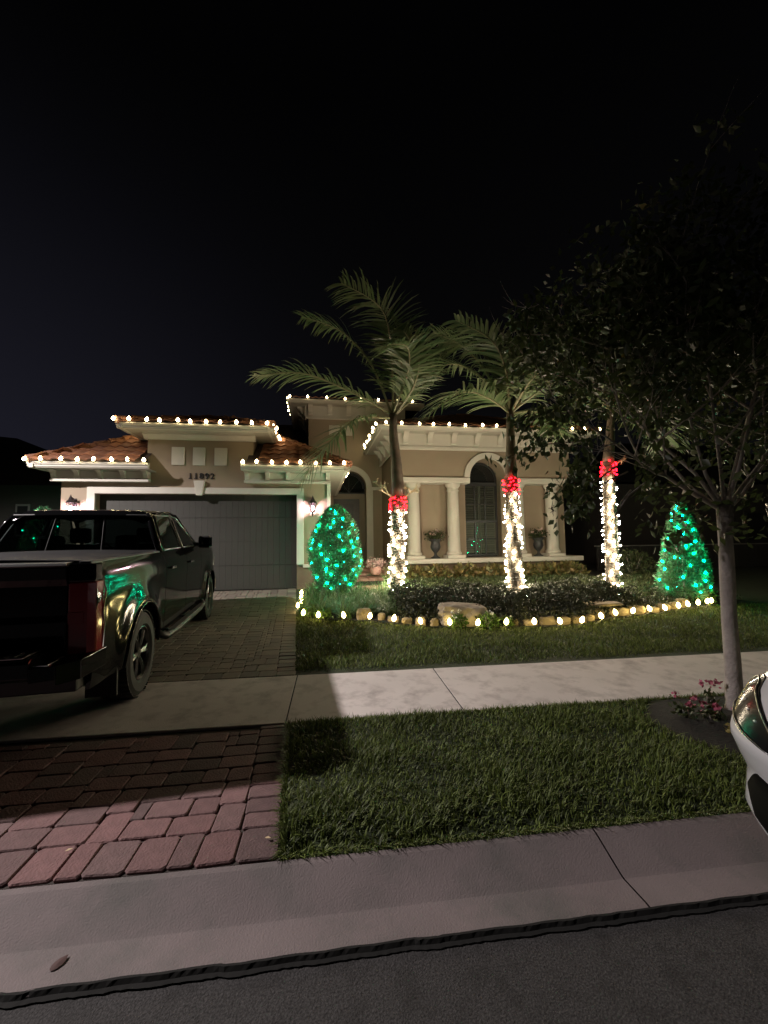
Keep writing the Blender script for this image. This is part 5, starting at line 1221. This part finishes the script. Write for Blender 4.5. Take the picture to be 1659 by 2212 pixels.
m = MB(); m.box(-.13, .13, -1.10, -1.07, 1.12, 1.19); m.build('handle', 'truck_plastic', tg, bevel=.01)
m = MB(); m.prism([(-1.10, 1.362), (-1.118, 1.375), (-1.105, 1.395), (-.99, 1.398), (-.99, 1.38)], 'x', -.80, .80); m.build('tailgate_lip', 'satin_metal', tg, bevel=.003)
# embossed tailgate badge bar
MB().box(-.35, .35, -1.075, -1.066, 1.04, 1.10).build('emblem_bar', 'truck_plastic', tg, bevel=.004)
for sg in (1, -1):
    poly = [(sg * .795, -1.07), (sg * .92, -1.055), (sg * .972, -1.02), (sg * .985, -.94), (sg * .985, -.90), (sg * .80, -.90)]
    t_ = MB().prism(poly, 'z', .70, 1.245).build('taillight', 'red_lens', truck, bevel=.012)
    poly2 = [(sg * .797, -1.074), (sg * .90, -1.062), (sg * .90, -1.03), (sg * .80, -1.03)]
    MB().prism(poly2, 'z', .93, 1.02).build('reverse_light', 'red_lens', t_, bevel=.004)
    MB().prism([(sg * .80, -1.078), (sg * .965, -1.045), (sg * .99, -.97), (sg * .96, -.96), (sg * .80, -1.03)], 'z', 1.246, 1.385).build('corner_cap', 'truck_paint', truck, bevel=.01)
    MB().tube([(sg * .985, -.93, 1.24), (sg * 1.0, -.925, 1.15), (sg * .988, -.945, 1.0), (sg * .994, -.93, .9), (sg * .985, -.94, .72)], .007, 5).build('trim_strip', 'chrome', t_)
# rear bumper with corner steps
m = MB(); prof = [(-1.02, .60), (-1.31, .60), (-1.36, .63), (-1.365, .735), (-1.33, .758), (-1.03, .762)]
m.prism(prof, 'x', -.70, .70)
for sg in (1, -1):
    for (xa, ya_, xb, yb) in ((.70, -1.365, .84, -1.32), (.84, -1.32, .95, -1.20), (.95, -1.20, .985, -.86)):
        z0, z1 = (.60, .70) if xa < .8 else (.56, .70)
        m.add([(sg * xa, ya_, z0), (sg * xb, yb, z0), (sg * xb, yb, z1), (sg * xa, ya_, z1), (sg * (xa - .05), ya_ + .2, z0), (sg * (xb - .08), yb + .1, z0), (sg * (xb - .08), yb + .1, z1), (sg * (xa - .05), ya_ + .2, z1)],
              [(0, 1, 2, 3), (3, 2, 6, 7), (0, 4, 5, 1), (4, 7, 6, 5), (1, 5, 6, 2), (0, 3, 7, 4)])
bp = m.build('rear_bumper', 'truck_paint', truck, bevel=.006)
m = MB(); m.box(-.66, .66, -1.345, -1.11, .762, .775); m.build('bumper_step_pad', 'satin_metal', bp, bevel=.006)
m = MB()
for k in range(22): m.box(-.64 + k * .058, -.615 + k * .058, -1.335, -1.12, .775, .781)
m.build('step_ribs', 'truck_plastic', bp)
m = MB(); m.box(.70, .80, -1.33, -1.16, .69, .712); m.box(-.80, -.70, -1.33, -1.16, .69, .712); m.build('corner_step', 'chrome', bp, bevel=.005)
m = MB(); m.box(-.9, .9, -1.15, -.9, .45, .60); m.tube([(-.06, -1.1, .48), (-.06, -1.3, .48)], .04, 8); m.build('lower_valance', 'truck_plastic', bp, bevel=.02)
m = MB(); m.box(-.17, .17, -1.375, -1.367, .63, .74); m.build('licence_plate', 'clear_lens', bp)
# cab greenhouse
A0 = (.90, .88, 1.385); A1 = (.70, 1.10, 1.845); B0 = (.905, 1.95, 1.385); B1 = (.725, 1.92, 1.90); C0 = (.88, 3.18, 1.36); C1 = (.685, 2.42, 1.875)
def X(p, s): return (p[0] * s, p[1], p[2])
m = MB(); 
nx_ = 13; rows = []
for t, y, zc, xe in ((0, 1.00, 1.825, .70), (.06, 1.04, 1.865, .725), (.15, 1.15, 1.895, .74), (.5, 1.8, 1.925, .745), (.8, 2.25, 1.915, .735), (.93, 2.42, 1.895, .72), (1, 2.50, 1.865, .70)):
    rows.append([(xe * u, y - (.03 * (1 - abs(u)) if t < .1 else -.05 * (1 - u * u) if t > .9 else 0), zc + .012 * (1 - u * u) - .055 * max(0, abs(u) - .82) / .18) for u in np.linspace(-1, 1, nx_)])
m.grid(rows); low = [[(p[0] * .97, p[1], p[2] - .05) for p in r] for r in rows]; m.grid(low); m.grid([rows[0], low[0]]); m.grid([rows[-1], low[-1]])
m.grid([[r[0] for r in rows], [r[0] for r in low]]); m.grid([[r[-1] for r in rows], [r[-1] for r in low]]); m.build('roof', 'truck_paint', truck, smooth=True, autosmooth=40)
m = MB(); m.box(-.09, .09, 1.03, 1.05, 1.84, 1.865); m.build('brake_light', 'red_lens', truck)
for s in (1, -1):
    m = MB(); m.tube([X(A0, s), ((.83) * s, .93, 1.55), ((.76) * s, 1.01, 1.73), X(A1, s)], [.045, .042, .04, .04], 8)
    m.tube([X(C0, s), X(C1, s)], .028, 8); m.tube([X(A1, s), X(B1, s), X(C1, s)], .022, 8)
    m.build('pillar', 'truck_paint', truck, smooth=True)
for s in (1, -1):
    def Q(a, b, c, d, name, fr=True):
        a, b, c, d = [Vector(X(p, s)) for p in (a, b, c, d)]
        g = MB().add([a, b, c, d], [(0, 1, 2, 3)]).build(name, 'truck_glass', truck)
        if fr:
            f = MB(); f.tube([a, b, c, d, a], .013, 6); f.build('window_frame', 'satin_metal', g)
        return g
    Q((.905, 1.02, 1.40), (.905, 1.88, 1.40), (.735, 1.86, 1.855), (.735, 1.20, 1.835), 'side_window'); Q((.905, 2.00, 1.40), (.895, 2.98, 1.39), (.715, 2.36, 1.835), (.735, 1.98, 1.858), 'side_window')
    m = MB(); m.add([X((.91, 1.89, 1.38), s), X((.91, 1.99, 1.38), s), X((.74, 1.97, 1.88), s), X((.74, 1.87, 1.88), s)], [(0, 1, 2, 3)]); m.build('pillar', 'truck_paint', truck)
    mr = MB(); mr.box(min(s * .98, s * 1.17), max(s * .98, s * 1.17), 2.70, 2.86, 1.36, 1.56); mo = mr.build('wing_mirror', 'truck_plastic', truck, bevel=.035)
    MB().tube([(s * .90, 2.80, 1.42), (s * 1.0, 2.78, 1.42)], .03, 6).build('mirror_arm', 'truck_plastic', mo)
    MB().box(min(s * 1.0, s * 1.2), max(s * 1.0, s * 1.2), 2.692, 2.699, 1.385, 1.535).build('mirror_glass', 'truck_glass', mo)
g = MB(); g.grid([[(x * (.86 - .17 * t), .86 + .17 * t - .03 * (1 - x * x), 1.40 + .42 * t) for x in np.linspace(-1, 1, 9)] for t in np.linspace(0, 1, 5)])
rw = g.build('rear_window', 'truck_glass', truck, smooth=True)
f = MB(); f.tube([(-.87, .85, 1.395), (0, .825, 1.395), (.87, .85, 1.395)], .016, 6); f.tube([(-.70, 1.02, 1.83), (0, .99, 1.835), (.70, 1.02, 1.83)], .016, 6)
for x in (-.28, .28): f.tube([(x * 1.02, .83, 1.40), (x * .9, 1.0, 1.83)], .008, 5)
f.build('window_seal', 'truck_plastic', rw)
g = MB(); g.grid([[(x * (.84 - .15 * t), 3.22 - .78 * t + .10 * (1 - x * x), 1.33 + .52 * t) for x in np.linspace(-1, 1, 9)] for t in np.linspace(0, 1, 5)]); g.build('windshield', 'truck_glass', truck, smooth=True)
# hood and front
m = MB(); m.grid([[(x * (.86 - .06 * max(0, y - 3.9)), y, 1.33 - .05 * (y - 3.15) + .03 * (1 - x * x) - .10 * max(0, y - 4.35) ** 1.2 * 3) for x in np.linspace(-1, 1, 11)] for y in np.linspace(3.15, 4.68, 10)]); m.build('hood', 'truck_paint', truck, smooth=True)
m = MB(); m.box(-.88, .88, 4.60, 4.72, .55, 1.22); m.build('front_grille', 'truck_plastic', truck, bevel=.03)
m = MB(); m.box(-.95, .95, 4.66, 4.86, .42, .68); m.build('front_bumper', 'chrome', truck, bevel=.04)
for s in (1, -1): MB().box(min(s * .62, s * .92), max(s * .62, s * .92), 4.58, 4.74, .92, 1.14).build('headlight', 'clear_lens', truck, bevel=.02)
# seats
for x in (-.42, .42):
    for y, zt in ((2.0, 1.62), (1.25, 1.52)):
        m = MB(); m.box(x - .25, x + .25, y - .08, y + .08, 1.0, zt - .16); m.box(x - .13, x + .13, y - .06, y + .05, zt - .14, zt + .07); m.build('seat', 'seat_cloth', truck, bevel=.04)
m = MB(); m.box(-.8, .8, 2.75, 3.0, 1.2, 1.40); m.tube([(-.42 + .18 * math.cos(a), 2.68, 1.28 + .18 * math.sin(a)) for a in np.linspace(0, 2 * math.pi, 13)], .015, 5); m.build('dashboard', 'seat_cloth', truck)
# running boards
for s in (1, -1):
    m = MB(); m.tube([(s * .93, .62, .47), (s * 1.02, .74, .40), (s * 1.03, 1.2, .385), (s * 1.03, 2.7, .385), (s * 1.0, 3.08, .40), (s * .92, 3.15, .46)], .042, 8)
    for y in (1.05, 1.9, 2.75): m.tube([(s * .8, y, .46), (s * 1.02, y, .39)], .02, 5)
    m.build('running_board', 'truck_plastic', truck, smooth=True)
    MB().box(min(s * .99, s * 1.065), max(s * .99, s * 1.065), .95, 2.85, .424, .432).build('step_pad', 'satin_metal', truck)
    m = MB(); m.box(min(s * .74, s * .98), max(s * .74, s * .98), -.62, -.59, .22, .60); m.build('mud_flap', 'rubber', truck)
# wheels
def wheel(parent, x, y, s, rad, wd, rimr, name='wheel', z=None):
    z = rad if z is None else z
    w = empty(name, (0, 0, 0)); w.parent = parent; w.location = (x, y, z)
    n = 40; prof = [(rimr, -wd * .42), (rimr + .02, -wd * .5), (rad - .05, -wd * .5), (rad - .012, -wd * .42), (rad, -wd * .25), (rad, wd * .25), (rad - .012, wd * .42), (rad - .05, wd * .5), (rimr + .02, wd * .5), (rimr, wd * .42)]
    vs = []; fs = []
    for j in range(n):
        a = 2 * math.pi * j / n
        for r_, o in prof: vs.append((o * s, r_ * math.cos(a), r_ * math.sin(a)))
    k = len(prof)
    for j in range(n):
        for i in range(k - 1): fs.append((j * k + i, j * k + i + 1, ((j + 1) % n) * k + i + 1, ((j + 1) % n) * k + i))
    t = MB().add(vs, fs)
    for j in range(44):                        # tread blocks
        a = 2 * math.pi * j / 44
        for o in (-wd * .33, 0, wd * .33):
            c, s_ = math.cos(a + (o * .4)), math.sin(a + (o * .4)); u = Vector((0, -s_, c)); rr = Vector((0, c, s_)); p = rr * rad + Vector((o * s, 0, 0)); b_ = []
            for dx in (-wd * .13, wd * .13):
                for dt in (-.018, .018):
                    for dr in (-.002, .008): b_.append(p + Vector((dx, 0, 0)) + u * dt + rr * dr)
            t.add(b_, [(0, 1, 3, 2), (4, 6, 7, 5), (0, 4, 5, 1), (2, 3, 7, 6), (1, 5, 7, 3)])
    ty = t.build('tyre', 'rubber', w)
    m = MB(); xo = wd * .36 * s; vs = []; fs = []; prof = [(rimr, wd * .42), (rimr - .012, wd * .44), (rimr - .03, wd * .34), (rimr - .05, wd * .10), (rimr - .05, -wd * .3)]
    for j in range(n):
        a = 2 * math.pi * j / n
        for r_, o in prof: vs.append((o * s, r_ * math.cos(a), r_ * math.sin(a)))
    k = len(prof)
    for j in range(n):
        for i in range(k - 1): fs.append((j * k + i, j * k + i + 1, ((j + 1) % n) * k + i + 1, ((j + 1) % n) * k + i))
    m.add(vs, fs)
    for q in range(6):
        a = q * math.pi / 3
        for da in (-.14, .14):
            m.tube([(xo * .80, .05 * math.cos(a), .05 * math.sin(a)), (xo * .95, .6 * rimr * math.cos(a + da * .6), .6 * rimr * math.sin(a + da * .6)), (xo * .90, (rimr - .025) * math.cos(a + da), (rimr - .025) * math.sin(a + da))], [.024, .020, .018], 6)
    m.tube([(xo * .5, 0, 0), (xo * 1.0, 0, 0)], .055, 12); m.build('rim', 'rim', w)
    MB().tube([(-wd * .1 * s, 0, 0), (-wd * .06 * s, 0, 0)], rimr - .06, 20).build('brake_disc', 'truck_plastic', w)
    return w
for s in (1, -1):
    for ya in AXLES: wheel(truck, s * .865, ya, s, .412, .27, .265)

# ------------------------------------------------------------------ white car at the right edge (nose towards -X)
CO = (1.86, 1.12, 0.0); car = empty('parked_car', CO, 'white car parked at the kerb, only its front corner showing at the right edge', 'car')
CW = .93
def nose(z):      # how far back the nose surface lies at height z
    return float(np.interp(z, [.17, .24, .33, .42, .50, .58, .66, .72, .80, .88, .95], [.10, .06, .03, .035, .045, .02, .0, .02, .06, .11, .20]))
def halfw(z): return float(np.interp(z, [.17, .24, .33, .42, .50, .58, .66, .72, .80, .88, .95], [.80, .86, .895, .885, .885, .91, .93, .928, .92, .905, .87]))
def cs(u, z, off=0.0):
    """u 0..1 from the centre of the front to the side (1 = 1.0 m back); returns point (x back, y right side)"""
    n_ = 2.7; th = min(u / .75, 1) * math.pi / 2; a = .34
    x = nose(z) + a * (1 - max(0, math.cos(th)) ** (2 / n_)); y = halfw(z) * max(0, math.sin(th)) ** (2 / n_)
    if u > .75: x = nose(z) + a + (u - .75) * 3.0
    # outward normal approx
    if off:
        e = 1e-3; p0 = cs(max(0, u - e), z); p1 = cs(min(1, u + e), z); t = Vector((p1[0] - p0[0], p1[1] - p0[1])); nn = Vector((-t.y, t.x)).normalized() if t.length > 1e-9 else Vector((-1, 0))
        if nn.x > 0 and u < .7: nn = -nn
        return (x + nn.x * off, y + nn.y * off)
    return (x, y)
zs = [.17, .19, .22, .26, .30, .34, .38, .42, .46, .50, .54, .58, .62, .65, .68, .71, .74, .77, .80, .83, .86, .89, .92, .95]
us = [i / 48 for i in range(49)]
for sg in (1, -1):
    m = MB(); m.grid([[(cs(u, z)[0], sg * cs(u, z)[1], z) for u in us] for z in zs]); m.build('front_body', 'car_white', car, smooth=True)
m = MB()   # hood and fender tops
rows = []
for t in np.linspace(0, 1, 10):
    rows.append([((cs(abs(u), .95)[0] * (1 - t) + (1.35 + .10 * u * u) * t), (1 if u >= 0 else -1) * cs(abs(u), .95)[1] * (1 - .06 * t), .95 + .13 * math.sin(t * 1.3) * (1 - .25 * u * u)) for u in np.linspace(-.74, .74, 31)])
m.grid(rows); m.build('hood', 'car_white', car, smooth=True)
def car_patch(fn, u0, u1, name, mm, off, n=14, k=6, both=True, parent=None):
    """patch on the nose: fn(u)->(z0,z1)"""
    for sg in ((1, -1) if both else (1,)):
        P = []
        for i in range(n + 1):
            u = u0 + (u1 - u0) * i / n; z0, z1 = fn(u); P.append([(cs(u, z0 + (z1 - z0) * j / k, off)[0], sg * cs(u, z0 + (z1 - z0) * j / k, off)[1], z0 + (z1 - z0) * j / k) for j in range(k + 1)])
        m = MB().grid(P); m.grid([[p[0], (p[0][0] + .03, p[0][1] - sg * .01, p[0][2])] for p in P]); m.grid([[p[-1], (p[-1][0] + .03, p[-1][1] - sg * .01, p[-1][2])] for p in P])
        o = m.build(name, mm, parent or car, smooth=True, autosmooth=50)
    return o
def tab(us_, a, b): return lambda u: (float(np.interp(u, us_, a)), float(np.interp(u, us_, b)))
HU = [.20, .30, .39, .48, .56, .63, .69]
hl = tab(HU, [.670, .685, .70, .725, .75, .775, .80], [.70, .80, .875, .93, .935, .90, .86])
car_patch(hl, .20, .69, 'headlight', 'headlight_dark', .006, n=26, k=8)
for sg in (1, -1):
    for f_, r_, mm_ in ((0.08, .003, 'satin_metal'), (.93, .004, 'satin_metal')):
        pts = []
        for i in range(16):
            u = .24 + .43 * i / 15; z0, z1 = hl(u); z = z0 + (z1 - z0) * f_; p = cs(u, z, .010); pts.append((p[0], sg * p[1], z))
        MB().tube(pts, r_, 5).build('headlight_trim', mm_, car, smooth=True)
    for k in range(4):
        u = .34 + .06 * k; z0, z1 = hl(u); z = (z0 + z1) / 2 + .01; p = cs(u, z, .002); MB().lathe([(.004, -.007), (.010, -.003), (.011, .003), (.005, .007)], 8, (p[0], sg * p[1], z)).build('headlight_lens', 'satin_metal', car, smooth=True)
fog = tab([.14, .20, .26, .32, .37, .42, .47], [.215, .22, .235, .265, .31, .37, .43], [.44, .46, .49, .52, .53, .50, .44])
car_patch(fog, .14, .47, 'air_intake', 'car_black', .007, n=20, k=6)
car_patch(tab([0, .2], [.50, .50], [.64, .64]), .0, .05, 'grille', 'car_black', .007, n=10, k=6)
# cabin, sides, wheels
def carside(y): return 0
for sg in (1, -1):
    P = []
    for i in range(70):
        x = 1.36 + (4.45 - 1.36) * i / 69 ; zb = .22
        for xa in (.98, 3.62):
            if abs(x - xa) < .38: zb = max(zb, .33 + math.sqrt(.38 ** 2 - (x - xa) ** 2))
        P.append([(x, sg * (float(np.interp(z, [.2, .4, .66, .8, .95, 1.0], [.88, .915, .93, .925, .89, .86]))), z) for z in [zb + (1.0 - zb) * j / 10 for j in range(11)]])
    m = MB(); m.grid(P); m.build('side_panel', 'car_white', car, smooth=True)
    m = MB(); m.add([(1.55, sg * .84, 1.02), (3.6, sg * .84, 1.02), (3.2, sg * .66, 1.42), (2.15, sg * .66, 1.42)], [(0, 1, 2, 3)]); m.build('side_window', 'car_black', car)
    for xa in (.98, 3.62):
        w = wheel(car, xa, sg * .80, 1, .33, .21, .22, z=.33); w.rotation_euler = (0, 0, R(90) * (1 if sg > 0 else -1))
m = MB(); m.grid([[(1.40 + .75 * t, y * (1 - .2 * t), 1.05 + .38 * t) for y in np.linspace(-.82, .82, 9)] for t in (0, .5, 1)]); m.build('windshield', 'car_black', car, smooth=True)
m = MB(); m.grid([[(x, y * .66, 1.43 + .05 * math.sin(math.pi * (x - 2.1) / 1.3) - .02 * y * y) for y in np.linspace(-1, 1, 9)] for x in np.linspace(2.12, 3.3, 9)]); m.build('roof', 'car_white', car, smooth=True)
m = MB(); m.grid([[(3.3 + .75 * t, y * (.66 + .16 * t), 1.44 - .40 * t) for y in np.linspace(-1, 1, 9)] for t in (0, .5, 1)]); m.build('rear_window', 'car_black', car, smooth=True)
m = MB(); m.box(4.0, 4.5, -.86, .86, .25, 1.0); m.build('rear_body', 'car_white', car, bevel=.08)
m = MB(); m.box(.45, 4.2, -.70, .70, .18, .40); m.box(1.4, 4.2, -.84, .84, .3, .98); m.build('underbody', 'car_black', car)
# the wheel opening of the front corner is dark
